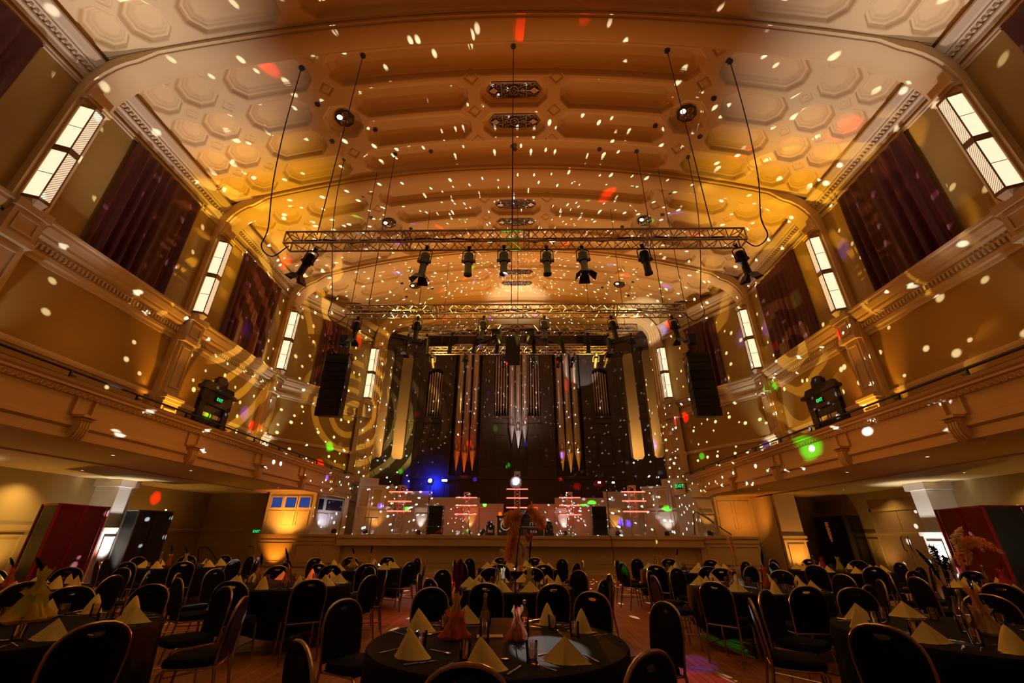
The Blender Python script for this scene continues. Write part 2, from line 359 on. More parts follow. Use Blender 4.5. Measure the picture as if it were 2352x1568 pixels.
for cx, ry in ((1.48, 3.22), (6.42, 1.92), (6.42, 4.52), (9.75, .76), (10.79, .76), (6.45, .8), (1.48, 1.98), (1.48, 4.46)):
    u = np.abs(A-cx)+np.abs(Y-ry); dd = .27-u; dep += .05*ramp(dd, 0, .03)-.04*ramp(dd, .07, .11)
Z = zc(X)+dep
def cz(x, y):   # plaster height above a point of the hall
    b = max(i for i in range(6) if RIBY[i] <= y); v = y-RIBY[b]
    return zc(x)+float(dep[min(ny-1, int(round(v/D*(ny-1)))), int(round((x+11.95)/23.9*(nx-1)))])
idx = np.arange(nx*ny).reshape(ny, nx)
F = np.stack([idx[:-1, :-1], idx[1:, :-1], idx[1:, 1:], idx[:-1, 1:]], -1).reshape(-1, 4)
cme = bpy.data.meshes.new('ceiling'); cme.vertices.add(nx*ny); cme.vertices.foreach_set('co', np.stack([X, Y, Z], -1).astype(np.float32).ravel())
cme.loops.add(F.size); cme.loops.foreach_set('vertex_index', F.astype(np.int32).ravel()); cme.polygons.add(len(F))
cme.polygons.foreach_set('loop_start', np.arange(0, F.size, 4, dtype=np.int32)); cme.update(calc_edges=True)
cme.polygons.foreach_set('use_smooth', np.ones(len(F), bool)); cme.materials.append(M['ceilplaster']); cme.update()
for k in range(5): tag(inst('ceiling', cme, None, (0, RIBY[k], 0)), kind='structure')
# roof slab above so that nothing leaks
mb = MB(); mb.box(-15.2, 15.2, -4.4, 28.4, 17.0, 17.2); mb.box(-15.2, 15.2, -4.4, -4.2, -.1, 17); struct('wall_rear', mb, M['plaster'])
# ribs with pilasters
def rib_path():
    p = [(-11.72, 3.46), (-11.72, 12.2)]
    for i in range(1, 7):
        a = i/7*PI/2; p.append((-11.72+1.25*(1-math.cos(a)), 12.2+1.55*math.sin(a)))
    for x in np.linspace(-10.3, 10.3, 40): p.append((x, 15.66-.0148*x*x))
    q = [(-a, b) for a, b in p[:8]][::-1]
    return p+q
RP = rib_path()
def rib_mesh():
    mb = MB(); prof = [(0, -.06), (.09, -.06), (.09, 0), (.14, .03), (.66, .03), (.71, 0), (.71, -.06), (.80, -.06)]   # y offset, inward lift
    vs = []; n = len(RP)
    for i, (x, z) in enumerate(RP):
        t = Vector((RP[min(i+1, n-1)][0]-RP[max(i-1, 0)][0], RP[min(i+1, n-1)][1]-RP[max(i-1, 0)][1])).normalized(); nn = Vector((t.y, -t.x))
        for (y, o) in [(0, -.45)]+prof+[(.80, -.45)]: vs.append((x+nn.x*o, y, z+nn.y*o))
    m = len(prof)+2; fs = []
    for i in range(n-1):
        for j in range(m-1): fs.append((i*m+j, (i+1)*m+j, (i+1)*m+j+1, i*m+j+1))
    mb.add(vs, fs)
    for s in (-1, 1):      # haunch block mouldings
        for z0, z1, d in ((12.22, 12.30, .10), (12.30, 12.36, .16)):
            mb.box(*(sorted((s*11.9, s*(11.72-.03-d)))), .04, .76, z0, z1)
    # coffers' panel lines on the soffit
    return mb.mesh('rib', M['ceilplaster'], True)
rme = rib_mesh()
for k in range(1, 5): tag(inst('trim_%d' % k, rme, None, (0, RIBY[k], 0)), kind='structure')
# upper walls
WP = [(-12, -4.2), (-12, 19.35), (-11.35, 20.35), (-10.3, 22.0), (-9.25, 24.0), (-9.25, 24.3)]
TR = 5
for s, nm in SIDES:
    mb = MB(); pr = [(0, 3.2), (0, 14.9), (-.25, 14.9), (-.25, 3.2)]
    path = mx(WP, -s)
    if s > 0: path = path[::-1]
    mb.sweep(pr, path)
    struct('wall_'+nm, mb, M['ochre'])
    # sill entablature, cornice, picture moulding, dado
    mb = MB()
    mb.sweep([(-.02, 7.62), (.05, 7.62), (.05, 7.72), (.10, 7.76), (.10, 7.86), (.06, 7.9), (.06, 8.12), (.14, 8.16), (.22, 8.2), (.22, 8.27), (.27, 8.3), (.36, 8.42), (.36, 8.5), (.40, 8.53), (.40, 8.6), (-.02, 8.6)], path)
    mb.sweep([(-.02, 12.98), (.04, 12.98), (.04, 13.1), (.10, 13.14), (.10, 13.2), (.07, 13.22), (.07, 13.3), (.2, 13.36), (.2, 13.42), (.26, 13.45), (.38, 13.6), (.38, 13.67), (-.02, 13.72)], path)
    mb.sweep([(-.02, 12.7), (.05, 12.7), (.05, 12.74), (.03, 12.76), (.06, 12.8), (.06, 12.84), (-.02, 12.86)], path)
    mb.sweep([(-.02, 5.55), (.05, 5.55), (.07, 5.62), (.05, 5.7), (-.02, 5.7)], path)
    # dentils
    yy = -3.9
    while yy < 19.2:
        if yy > 2.0: mb.box(*sorted((s*11.97, s*11.84)), yy, yy+.07, 13.23, 13.31)
        yy += .14
    yy = 2.1
    while yy < 19.2: mb.box(*sorted((s*11.97, s*11.86)), yy, yy+.06, 7.92, 8.06); yy += .12
    struct('trim_%d' % TR, mb, M['plaster']); TR += 1
# pilaster lower parts (panelled shaft and pedestal)
def pil_lower():
    mb = MB()
    mb.box(-.42, .42, -.32, .02, 5.68, 7.66)
    mb.M = Matrix.Translation((0, -.32, 0)); mb.panel(-.30, .30, 5.95, 7.45, .05, .04)
    mb.M = Matrix.Identity(4)
    mb.box(-.50, .50, -.42, .02, 7.62, 8.58); mb.box(-.56, .56, -.50, .02, 8.40, 8.62); mb.box(-.54, .54, -.46, .02, 7.60, 7.74)
    mb.M = Matrix.Translation((0, -.42, 0)); mb.panel(-.34, .34, 7.84, 8.3, .05, .03); mb.M = Matrix.Identity(4)
    mb.box(-.47, .47, -.46, .02, 3.46, 5.42); mb.box(-.52, .52, -.52, .02, 5.42, 5.52); mb.box(-.57, .57, -.58, .02, 5.52, 5.60); mb.box(-.53, .53, -.53, .02, 5.60, 5.68); mb.box(-.52, .52, -.52, .02, 3.46, 3.8)
    mb.M = Matrix.Translation((0, -.46, 0)); mb.panel(-.34, .34, 4.1, 5.2, .06, .03)
    mb.v = [(x*.70, y, z) for x, y, z in mb.v]
    return mb.mesh('pilaster', M['plaster'])
pme = pil_lower()
PILS = [(12, RIBY[k]+.40, 0) for k in (1, 2, 3, 4)]+[(9.15, 23.75, .45)]
for (x, y, a) in PILS:
    for s, nm in SIDES:
        tag(inst('trim_pilaster_'+nm, pme, None, (s*x, y, 0), -s*(PI/2-a)), kind='structure')
# proscenium arch wall
op = [(-8.75, 1.45), (-8.75, 13.0)]
for i in range(1, 8):
    a = i/8*PI/2; op.append((-8.75+1.5*(1-math.cos(a)), 13.0+1.35*math.sin(a)))
for x in np.linspace(-7.2, 7.2, 17): op.append((float(x), 15.15-.0148*x*x))
op += [(-a, b) for a, b in op[:9]][::-1]
def arch_band(mb, op, y0, y1, lift):
    n = len(op); vs = []
    for i, (x, z) in enumerate(op):
        t = Vector((op[min(i+1, n-1)][0]-op[max(i-1, 0)][0], op[min(i+1, n-1)][1]-op[max(i-1, 0)][1])).normalized(); nn = Vector((t.y, -t.x))
        for y, o in ((y0, lift), (y0, lift-.28), (y1, lift-.28), (y1, lift)): vs.append((x+nn.x*o, y, z+nn.y*o))
    fs = []
    for i in range(n-1):
        for j in range(4): fs.append((i*4+j, (i+1)*4+j, (i+1)*4+(j+1) % 4, i*4+(j+1) % 4))
    mb.add(vs, fs)
mb = MB(); n = len(op)
vs = []
for (x, z) in op:   # outer boundary: push up/out to wall
    if abs(x) > 8.7: ox, oz = math.copysign(9.6, x), z
    else: ox, oz = x*1.1, 16.6
    vs += [(x, 24.05, z), (ox, 24.05, oz), (x, 24.4, z), (ox, 24.4, oz)]
fs = []
for i in range(n-1):
    fs.append((4*i, 4*i+1, 4*i+5, 4*i+4)); fs.append((4*i, 4*i+4, 4*i+6, 4*i+2))
mb.add(vs, fs)
for k, (y0, l) in enumerate(((23.75, 0.0), (23.87, .10), (23.98, .2), (24.1, .3))): arch_band(mb, op, y0, y0+.4, l)
struct('trim_%d' % TR, mb, M['ceilplaster'], smooth=False); TR += 1
# organ recess: soffit and walls behind the arch
mb = MB(); opb = [(x*1.0, z) for x, z in op]
vs = []
for (x, z) in opb: vs += [(x*1.02, 24.1, z+.1), (x*.97, 28.0, z+.05)]
mb.add(vs, [(2*i, 2*i+1, 2*i+3, 2*i+2) for i in range(n-1)])
struct('wall_recess', mb, M['plaster'])
mb = MB(); mb.box(-9.4, 9.4, 28.0, 28.2, 0, 16.8); struct('wall_back', mb, M['plaster'])
# ---- balconies
BX = 8.07
BY1 = 21.2
for s, nm in SIDES:
    bpath = [(-BX, -4.0), (-BX, BY1)] if s < 0 else [(BX, BY1), (BX, -4.0)]
    mb = MB()   # right of travel (north on left side) is +x i.e. towards the room
    prof = [(-.35, 3.16), (-.2, 3.16), (-.2, 3.02), (.0, 3.02), (.0, 3.08), (-.03, 3.1), (-.03, 3.2), (.03, 3.24), (.03, 3.3), (-.02, 3.34), (-.02, 3.4), (-.06, 3.42), (-.06, 3.76), (-.02, 3.79), (.0, 3.86), (.05, 3.88), (.05, 3.92), (.09, 3.95), (.12, 4.0), (-.12, 4.0), (-.12, 3.45), (-.35, 3.45)]
    mb.sweep(prof, bpath)
    bal = struct('trim_balcony_'+nm, mb, M['fasc'])
    mb = MB(); mb.box(*sorted((s*8.3, s*15.0)), -4, 20.9, 3.16, 3.45)
    mb.box(*sorted((s*11.2, s*11.4)), -4, 20.9, 3.12, 3.17); mb.box(*sorted((s*8.6, s*8.8)), -4, 20.9, 3.12, 3.17)
    struct('ceiling_balcony_'+nm, mb, M['tan'])
    # running ornament under the ledge
    mb = MB(); y = .5
    while y < BY1-.1:
        r = .045; c = Vector((s*(-1)*(-1)*(BX-.0), y, 3.82)) if False else Vector((s*(BX+.02) if False else s*(BX+.0), y, 3.80))
        pts = [(s*(BX+.02)-s*.06*1, y+r*math.cos(a), 3.80+r*math.sin(a)) for a in (0, 1.05, 2.1, 3.14, 4.2, 5.2)]
        mb.tube(pts, .012, 4, closed=True); y += .125
    mb.build('beading', M['fasc'], bal)
    # corbels
    for y in (1.7, 4.6, 7.52, 10.41, 13.31, 16.2, 19.1):
        m2 = MB(); w_ = .12
        poly = [(0, 3.42), (.13, 3.42), (.14, 3.36), (.10, 3.33), (.12, 3.24), (.10, 3.12), (.04, 3.02), (-.2, 3.0), (-.2, 3.42)]
        m2.extrude([(s*-1*(p[0]-BX), p[1]) for p in poly], y-w_, y+w_, 'y')
        m2.box(*sorted((s*(BX-.20), s*(BX+.1))), y-w_-.03, y+w_+.03, 3.40, 3.45)
        for k in (-.08, -.027, .027, .08):
            m2.tube([(s*(BX-.125), y+k, 3.33), (s*(BX-.135), y+k, 3.22), (s*(BX-.11), y+k, 3.1), (s*(BX-.06), y+k, 3.01)], .022, 6)
        m2.box(*sorted((s*(BX-.0), s*(BX+.1))), y-.2, y-.16, 3.45, 3.76); m2.box(*sorted((s*(BX-.0), s*(BX+.1))), y+.16, y+.2, 3.45, 3.76)
        m2.build('corbel', M['fasc'], bal)
    # rail
    t = thing('balcony_rail', 'thin dark metal handrail along the %s balcony ledge' % ('exit-box side' if s < 0 else 'stair side'), 'railing', (0, 0, 0), group='balcony rails')
    m2 = MB(); m2.box(*sorted((s*(BX-.06), s*(BX+.04))), -3.9, BY1, 4.0, 4.03); m2.tube([(s*BX, -3.9, 4.16), (s*BX, BY1, 4.16)], .022, 6)
    m2.build('handrail', M['blackm'], t)
    y = 1.2
    while y < BY1:
        m2 = MB(); m2.box(*sorted((s*(BX-.02), s*(BX+.02))), y-.015, y+.015, 4.0, 4.15); m2.box(*sorted((s*(BX-.03), s*(BX+.03))), y+.0, y+.10, 4.07, 4.09); m2.build('post', M['blackm'], t); y += 1.45
    # side/under walls, end wall
    mb = MB(); mb.box(*sorted((s*14.6, s*14.9)), -4, 22.2, 0, 3.3)
    mb.box(*sorted((s*12.0, s*14.9)), 22.0 if s > 0 else 20.8, 22.4, 0, 3.3)
    struct('wall_under_'+nm, mb, M['tan'])
    mb = MB(); mb.sweep([(0, 1.52), (.05, 1.52), (.06, 1.6), (.04, 1.66), (0, 1.66)], [(-14.6, -4), (-14.6, 20.8), (-12.6, 20.8)] if s < 0 else [(12.1, 22.0), (14.6, 22.0), (14.6, -4)])
    mb.sweep([(0, 0), (.03, 0), (.03, .2), (0, .22)], [(-14.6, -4), (-14.6, 20.8)] if s < 0 else [(12.1, 22.0), (14.6, 22.0), (14.6, -4)])
    for k in range(15):
        y0 = 2.0+k*1.2
        mb.M = Matrix.Translation((s*14.6, y0, 0)) @ Matrix.Rotation(-s*PI/2, 4, 'Z'); mb.panel(-.5, .5, .35, 1.4, .05, .03)
    mb.M = Matrix.Identity(4); struct('baseboard_'+nm, mb, M['tan'])
    # engaged columns under the balcony
    for y in (15.25, 9.6):
        mb = MB(); x0, x1 = sorted((s*13.75, s*14.6)); mb.box(x0, x1, y-.3, y+.3, 0, 3.1); mb.box(*sorted((s*13.65, s*14.6)), y-.4, y+.4, 2.92, 3.16)
        mb.box(*sorted((s*13.68, s*14.6)), y-.37, y+.37, 0, 1.5); mb.box(*sorted((s*13.62, s*14.6)), y-.43, y+.43, 1.5, 1.62)
        mb.M = Matrix.Translation((s*13.68, y, 0)) @ Matrix.Rotation(-s*PI/2, 4, 'Z'); mb.panel(-.27, .27, .3, 1.35, .05, .03); mb.M = Matrix.Identity(4)
        struct('trim_column_'+nm, mb, M['white'])
        lamp('SPOT', (s*13.2, y-.1, .06), 800, (1, .93, .85), .05, (s*13.85, y, 3.4), 52, 1, 'column_uplight')
        lamp('SPOT', (s*13.9, y-.9, .06), 120, (1, .93, .85), .05, (s*13.9, y-.5, 3.1), 70, 1, 'column_uplight')
    for y in ((3.5, 7.0, 12.6, 17.0) if s < 0 else (3.5, 7.0, 12.6, 18.4)): lamp('SPOT', (s*14.0, y, .1), 170 if s < 0 else 70, (1, .55, .12), .08, (s*13.9, y, 3.1), 125, 1, 'wall_uplight')
    for y in (5.0, 10.5, 16.0): lamp('SPOT', (s*10.0, y, .1), 40, (1, .42, .05), .3, (s*10.0, y, 3.1), 140, 1, 'soffit_wash')  # added unseen floor lamps that brighten the soffit
    # warm downlights recessed in the soffit
    for y in (4.2, 7.2, 10.0, 12.6, 17.5):
        for x in (9.6, 12.9):
            tg = thing('recessed_downlight', 'small lit recessed downlight in the %s balcony soffit' % ('locker-pair side' if s < 0 else 'double-door side'), 'light', (s*x, y, 3.155), group='soffit downlights '+nm)
            m2 = MB(); m2.lathe([(.03, -.004), (.06, -.012), (.06, 0)], 12); m2.build('trim_ring', M['cap'], tg)
            m2 = MB(); m2.lathe([(.03, -.006), (.03, -.002)], 10); m2.build('lens', M['bulb'], tg)
            if y > 15 and s < 0: continue
            if x > 12: lamp('SPOT', (s*(x+1.0), y, 3.12), 160 if s < 0 else 60, (1, .60, .16), .05, (s*14.3, y, 1.2), 110, 1, 'downlight')
            elif y > 4.0: lamp('SPOT', (s*x, y, 3.12), 60, (1, .55, .15), .05, (s*x, y, 0), 120, 1, 'downlight')
# stage apron and platform
mb = MB()
mb.box(-7.4, 7.6, 18.75, 28.0, 1.33, 1.45); mb.box(-7.4, 7.6, 18.80, 18.95, 1.05, 1.34); mb.box(-7.3, 7.5, 19.1, 28.0, 0, 1.34)
mb.box(-10.95, -7.3, 18.95, 28.0, 0, 1.45); mb.box(7.5, 9.9, 18.95, 24.0, 0, 1.45)
for x0, x1 in ((-10.95, -7.4), (7.6, 9.9)): mb.box(x0-.04, x1, 18.9, 18.99, 1.38, 1.46); mb.box(x0-.02, x1, 18.92, 18.99, 1.2, 1.24); mb.box(x0-.02, x1, 18.90, 18.99, .28, .34); mb.box(x0-.03, x1, 18.86, 18.99, 0, .2)
mb.M = Matrix.Translation((0, 18.95, 0))
for u in (-10.8, -9.1, -8.1): mb.panel(u, u+(1.55 if u < -10 else .85), .42, 1.12, .05, .03)
for u in (7.75, 8.85): mb.panel(u, u+1.0, .42, 1.12, .05, .03)
mb.M = Matrix.Translation((0, 19.1, 0))
for k in range(6): mb.panel(-7.2+2.45*k, -4.85+2.45*k, .42, 1.02, .04, .025)
mb.M = Matrix.Identity(4)
struct('floor_stage', mb, M['tan'])
mb = MB(); mb.box(-11.3, 7.5, 18.45, 19.1, 0, .09); mb.box(-11.15, 7.5, 18.75, 19.1, .09, .2); struct('trim_%d' % TR, mb, M['tan']); TR += 1
# proscenium side faces below the balcony ends
for s, nm in SIDES:
    path = [(-8.07, 21.2), (-8.5, 22.2), (-8.8, 24.2)] if s < 0 else [(8.8, 24.2), (8.5, 22.2), (8.07, 21.2)]
    mb = MB(); mb.sweep([(0, 1.4), (0, 4.0), (-.2, 4.0), (-.2, 1.4)], path); mb.sweep([(0, 3.8), (.08, 3.84), (.1, 4.02), (-.2, 4.02), (-.2, 3.8)], path)
    mb.sweep([(0, 3.0), (.06, 3.04), (.06, 3.16), (-.1, 3.16), (-.1, 3.0)], path)
    struct('wall_proscenium_'+nm, mb, M['fasc'])
# left enclosed box with blue windows
t = thing('control_booth', 'panelled cream booth with blue windows standing on the stage wing', 'booth', (0, 0, 0))
mb = MB(); mb.extrude([(-10.95, 19.35), (-8.82, 19.35), (-8.3, 21.3), (-10.95, 21.3)], 1.45, 3.16, 'z'); mb.build('body', M['white'], t)
def on_face(a, b):   # local x along a->b, y out of the wall away from the viewer
    d = Vector((b[0]-a[0], b[1]-a[1], 0)); return Matrix.Translation((a[0], a[1], 0)) @ Matrix.Rotation(math.atan2(d.y, d.x), 4, 'Z')
F1 = on_face((-10.95, 19.35), (-8.82, 19.35)); F2 = on_face((-8.82, 19.35), (-8.3, 21.3))
mb = MB(); mb.M = F1
for k in range(3): mb.panel(.14+.62*k, .70+.62*k, 2.46, 2.98, .05, .04); mb.panel(.14+.62*k, .70+.62*k, 1.78, 2.38, .04, .025)
mb.box(0, 2.13, -.05, 0, 1.45, 1.6)
mb.M = F2; mb.panel(.1, .55, 2.4, 2.95, .05, .04); mb.panel(.62, 1.9, 2.4, 2.95, .05, .04); mb.panel(.1, .9, 1.6, 2.3, .04, .025); mb.panel(1.05, 1.9, 1.6, 2.3, .04, .025)
mb.build('panelling', M['white'], t)
for k in range(3):
    m2 = MB(); m2.M = F1; m2.box(.19+.62*k, .65+.62*k, -.012, -.005, 2.51, 2.93); tag(m2.build('window_pane', M['blue'], t), 'blue-lit pane')
m2 = MB(); m2.M = F2; m2.box(.15, .5, -.012, -.005, 2.45, 2.9); m2.build('window_pane', M['darkglass'], t)
m2 = MB(); m2.M = F2; m2.box(.67, 1.85, -.012, -.005, 2.45, 2.9); m2.build('window_pane', M['darkglass'], t)
# right: stair recess with panelled wall and pilaster
mb = MB(); mb.box(7.62, 8.5, 19.2, 21.4, 1.45, 3.16); mb.box(7.55, 8.58, 19.1, 19.3, 3.0, 3.5); mb.box(7.5, 8.65, 19.05, 19.3, 3.3, 3.4)
mb.M = Matrix.Translation((0, 19.2, 0)); mb.panel(7.75, 8.38, 1.6, 2.25, .05, .05); mb.panel(7.75, 8.38, 2.33, 2.9, .05, .05); mb.M = Matrix.Identity(4)
struct('trim_%d' % TR, mb, M['white']); TR += 1
mb = MB(); mb.box(8.5, 11.6, 21.4, 21.6, 0, 3.2); mb.box(11.2, 11.4, 19.6, 21.5, 0, 3.2); mb.box(11.2, 12.1, 19.45, 19.65, 0, 3.2); mb.box(11.95, 12.1, 19.5, 22.0, 0, 3.2)
mb.M = Matrix.Translation((0, 21.4, 0))
for i in range(3):
    for j in range(2): mb.panel(8.75+.8*i, 9.45+.8*i, 1.72+.68*j, 2.32+.68*j, .04, .03)
mb.M = Matrix.Translation((11.2, 19.45, 0)); mb.panel(.12, .78, .3, 1.2, .06, .04); mb.box(-.06, .95, -.08, 0, 1.4, 1.5); mb.box(-.04, .95, -.05, 0, 1.28, 1.34); mb.M = Matrix.Identity(4)
struct('wall_stair', mb, M['white'])
mb = MB(); mb.box(-11.99, -10.95, 20.78, 21.0, 1.3, 3.15); mb.box(-11.2, -10.9, 19.2, 21, 0, 1.4)
struct('wall_passage', mb, M['tan'])
# ------------------------------------------------------------------ pilaster lanterns
def make_lantern():
    t = thing('wall_lantern', 'x', 'lamp')
    fr = MB(); pl = [(-.25, 0), (-.12, -.28), (.12, -.28), (.25, 0)]
    def ring(z0, z1, g): fr.extrude([(x*(1+g), y*(1+g*.9)) for x, y in pl], z0, z1, 'z')
    ring(8.72, 8.80, .10); ring(10.28, 10.46, .08); ring(11.92, 12.0, .08)
    for z0, z1 in ((8.8, 10.28), (10.46, 11.92)):
        for x, y in pl[1:3]: fr.box(x-.012, x+.012, y-.012, y+.012, z0, z1)
    def face(a, b, z0, z1, off=0.0):
        m2 = MB(); m2.add([(a[0], a[1]+off, z0), (b[0], b[1]+off, z0), (b[0], b[1]+off, z1), (a[0], a[1]+off, z1)], [(0, 1, 2, 3)]); return m2
    for z0, z1 in ((8.8, 10.28), (10.46, 11.92)):
        for a, b in ((pl[0], pl[1]), (pl[2], pl[3])): face(a, b, z0, z1).build('opal_pane', M['lantern'], t)
        face(pl[1], pl[2], z0, z1).build('hatched_pane', M['lanternt'], t)
        zm = (z0+z1)/2
        for a, b in ((pl[0], pl[1]), (pl[2], pl[3])): fr.tube([(a[0], a[1]-.008, zm), (b[0], b[1]-.008, zm)], .010, 4)
        k = z0-.3
        while k < z1:
            za, zb = max(k, z0), min(k+.34, z1); xa = -.12+.24*(za-k)/.34; xb = -.12+.24*(zb-k)/.34
            if zb > za: fr.tube([(xa, -.288, za), (xb, -.288, zb)], .005, 4)
            k += .085
    fr.build('frame', M['lframe'], t)
    c = MB(); n4 = len(pl)
    v = [(x*1.0, y, 8.72) for x, y in pl]+[(x*.35, y*.25, 8.36) for x, y in pl]
    c.add(v, [(0, 1, 5, 4), (1, 2, 6, 5), (2, 3, 7, 6), (7, 6, 5, 4)]); c.build('drop_cap', M['cap'], t)
    return t
LAN = make_lantern()
bayw = ['beside the foremost curtains', 'between the first and second curtains', 'between the second and third curtains', 'beside the organ screen']
for k, (x, y, a) in enumerate([(11.69, RIBY[2]+.36, 0), (11.69, RIBY[3]+.34, 0), (11.69, RIBY[4]+.32, 0), (8.95, 23.62, .45)]):
    for s, nm in SIDES:
        o = place(LAN, USED, (s*x, y, 0), -s*(PI/2-a), 'lit two-tier wall lantern on the %s pilaster at %s' % (nm+'-hand', ['the foremost arch rib', 'the second arch rib', 'the third arch rib', 'the organ screen'][k]), 'pilaster lanterns')
# ------------------------------------------------------------------ curtains
def curtain(a, b, z0, z1, label, seed):
    r = random.Random(seed); L_ = (Vector(b)-Vector(a)).length; mb = MB()
    mb.M = Matrix.Translation((a[0], a[1], 0)) @ Matrix.Rotation(math.atan2(b[1]-a[1], b[0]-a[0]), 4, 'Z')
    n = 110; ph = [r.uniform(0, 6) for _ in range(4)]; vs = []; fs = []; rowsn = 12
    for j in range(rowsn+1):
        zf = j/rowsn
        for i in range(n+1):
            u = i/n; amp = .07+.04*math.sin(u*9+ph[0])
            y = -.13-amp*(1.1-.35*zf)*(1-.85*zf**8)*math.sin(u*L_*19+1.1*math.sin(u*5+ph[1])+.5*math.sin(zf*2+ph[2]))-.02*math.sin(u*41+ph[3])
            xx = u*L_+(.03*math.sin(zf*3) if i in (0, n) else 0)
            zz = z0+(z1-z0)*zf+(.03*math.sin(u*12+ph[1]) if j == 0 else 0)
            vs.append((xx, y, zz))
    for j in range(rowsn):
        for i in range(n): k = j*(n+1)+i; fs.append((k, k+1, k+n+2, k+n+1))
    mb.add(vs, fs)
    t = thing('window_curtain', label, 'curtain', group='window curtains')
    mb.build('drape', M['velvet'], t, True)
    m2 = MB(); m2.M = mb.M; m2.tube([(-.05, -.06, z1-.03), (L_+.05, -.06, z1-.03)], .03, 6); m2.build('curtain_rail', M['blackm'], t)
for s, nm in SIDES:
    for k, (y0, y1) in enumerate(((3.15, 6.1), (8.95, 11.85), (14.75, 17.65))):
        a, b = ((s*11.99, y0), (s*11.99, y1)) if s < 0 else ((s*11.99, y1), (s*11.99, y0))
        curtain(a, b, 8.62, 12.68, 'tall crimson velvet curtain on the %s wall, %s bay from the organ' % (nm, ['fourth', 'third', 'second'][k]), k*2+s+5)
    a, b = (-11.05, 20.78), (-10.05, 22.40)
    if s > 0: a, b = (-b[0], b[1]), (-a[0], a[1])
    curtain(a, b, 8.62, 12.6, 'narrow crimson velvet curtain on the %s angled wall next to the organ' % nm, 20+s)
def text_obj(body, size, mt, sp=1.0):
    cu = bpy.data.curves.new('lettering', 'FONT'); cu.body = body; cu.size = size; cu.align_x = 'CENTER'; cu.align_y = 'CENTER'; cu.extrude = .003; cu.space_character = sp
    q = bpy.data.objects.new('lettering', cu); COL.objects.link(q); dg = bpy.context.evaluated_depsgraph_get(); dg.update()
    me = bpy.data.meshes.new_from_object(q.evaluated_get(dg)); bpy.data.objects.remove(q); me.materials.clear(); me.materials.append(mt)
    return inst('lettering', me)
# ------------------------------------------------------------------ gallery doors with exit signs
def exit_sign(parent, Mx, w_=.34, h_=.17, x=0, y=0, z=0, name='exit_sign'):
    m2 = MB(); m2.M = Mx; m2.box(x-w_/2, x+w_/2, y-.05, y, z-h_/2, z+h_/2)
    if isinstance(parent, str):
        t = thing(name, parent, 'sign'); o = m2.build('sign_box', M['black'], t)
    else: t = parent; o = m2.build('exit_sign', M['black'], t)
    q = text_obj('EXIT', h_*.95, M['exitg']); q.parent = o
    q.matrix_local = Mx @ Matrix.Translation((x, y-.056, z)) @ Matrix.Rotation(PI/2, 4, 'X')
    return t
for s, nm in SIDES:
    Mx = Matrix.Translation((s*12, 15.7, 0)) @ Matrix.Rotation(-s*PI/2, 4, 'Z')
    t = thing('gallery_door', 'dark pedimented doorcase on the %s gallery wall with a green exit sign' % nm, 'door')
    m2 = MB(); m2.M = Mx
    m2.box(-.85, -.55, -.16, .0, 3.5, 6.1); m2.box(.55, .85, -.16, .0, 3.5, 6.1); m2.box(-.85, .85, -.18, 0, 6.0, 6.5); m2.box(-1.02, 1.02, -.26, 0, 6.5, 6.62)
    m2.extrude([(-.95, 6.62), (.95, 6.62), (.78, 6.85), (.34, 6.85), (.34, 6.9), (-.34, 6.9), (-.34, 6.85), (-.78, 6.85)], -.16, 0, 'y')
    m2.extrude([(-.3, 6.88), (.3, 6.88), (.3, 7.05), (.2, 7.12), (.14, 7.2), (-.14, 7.2), (-.2, 7.12), (-.3, 7.05)], -.18, 0, 'y')
    m2.build('doorcase', M['wood'], t)
    m2 = MB(); m2.M = Mx; m2.box(-.55, .0, -.05, 0, 3.5, 6.0); m2.panel(-.5, -.05, 3.6, 4.6, .05, .07); m2.panel(-.5, -.05, 4.7, 5.8, .05, .07); m2.build('door_leaf', M['wood'], t)
    m2 = MB(); m2.M = Mx; m2.box(.0, .55, -.05, 0, 3.5, 6.0); m2.panel(.05, .5, 3.6, 4.6, .05, .07); m2.panel(.05, .5, 4.7, 5.8, .05, .07); m2.build('door_leaf', M['wood'], t)
    exit_sign(t, Mx, .36, .18, 0, -.2, 6.25)
exit_sign('lit green exit sign on the dark passage beside the stage wing', Matrix.Translation((-11.95, 20.78, 1.56)))
exit_sign('small green exit sign on the proscenium side by the booth', on_face((-8.12, 21.28), (-8.4, 22.0)) @ Matrix.Translation((.15, -.02, 3.52)), .3, .2)
exit_sign('small green exit sign on the white box above the stage stair', Matrix.Translation((7.75, 21.0, 3.62)) @ Matrix.Rotation(.2, 4, 'Z'), .3, .22)
t = thing('wall_cabinet', 'small white cabinet fixed to the proscenium side above the stair', 'cabinet'); mb = MB(); mb.box(7.45, 8.05, 21.02, 21.3, 3.2, 3.9, .02); mb.build('body', M['white'], t); mb = MB(); mb.box(7.5, 8.0, 21.0, 21.02, 3.25, 3.85); mb.build('front_panel', M['cap'], t)
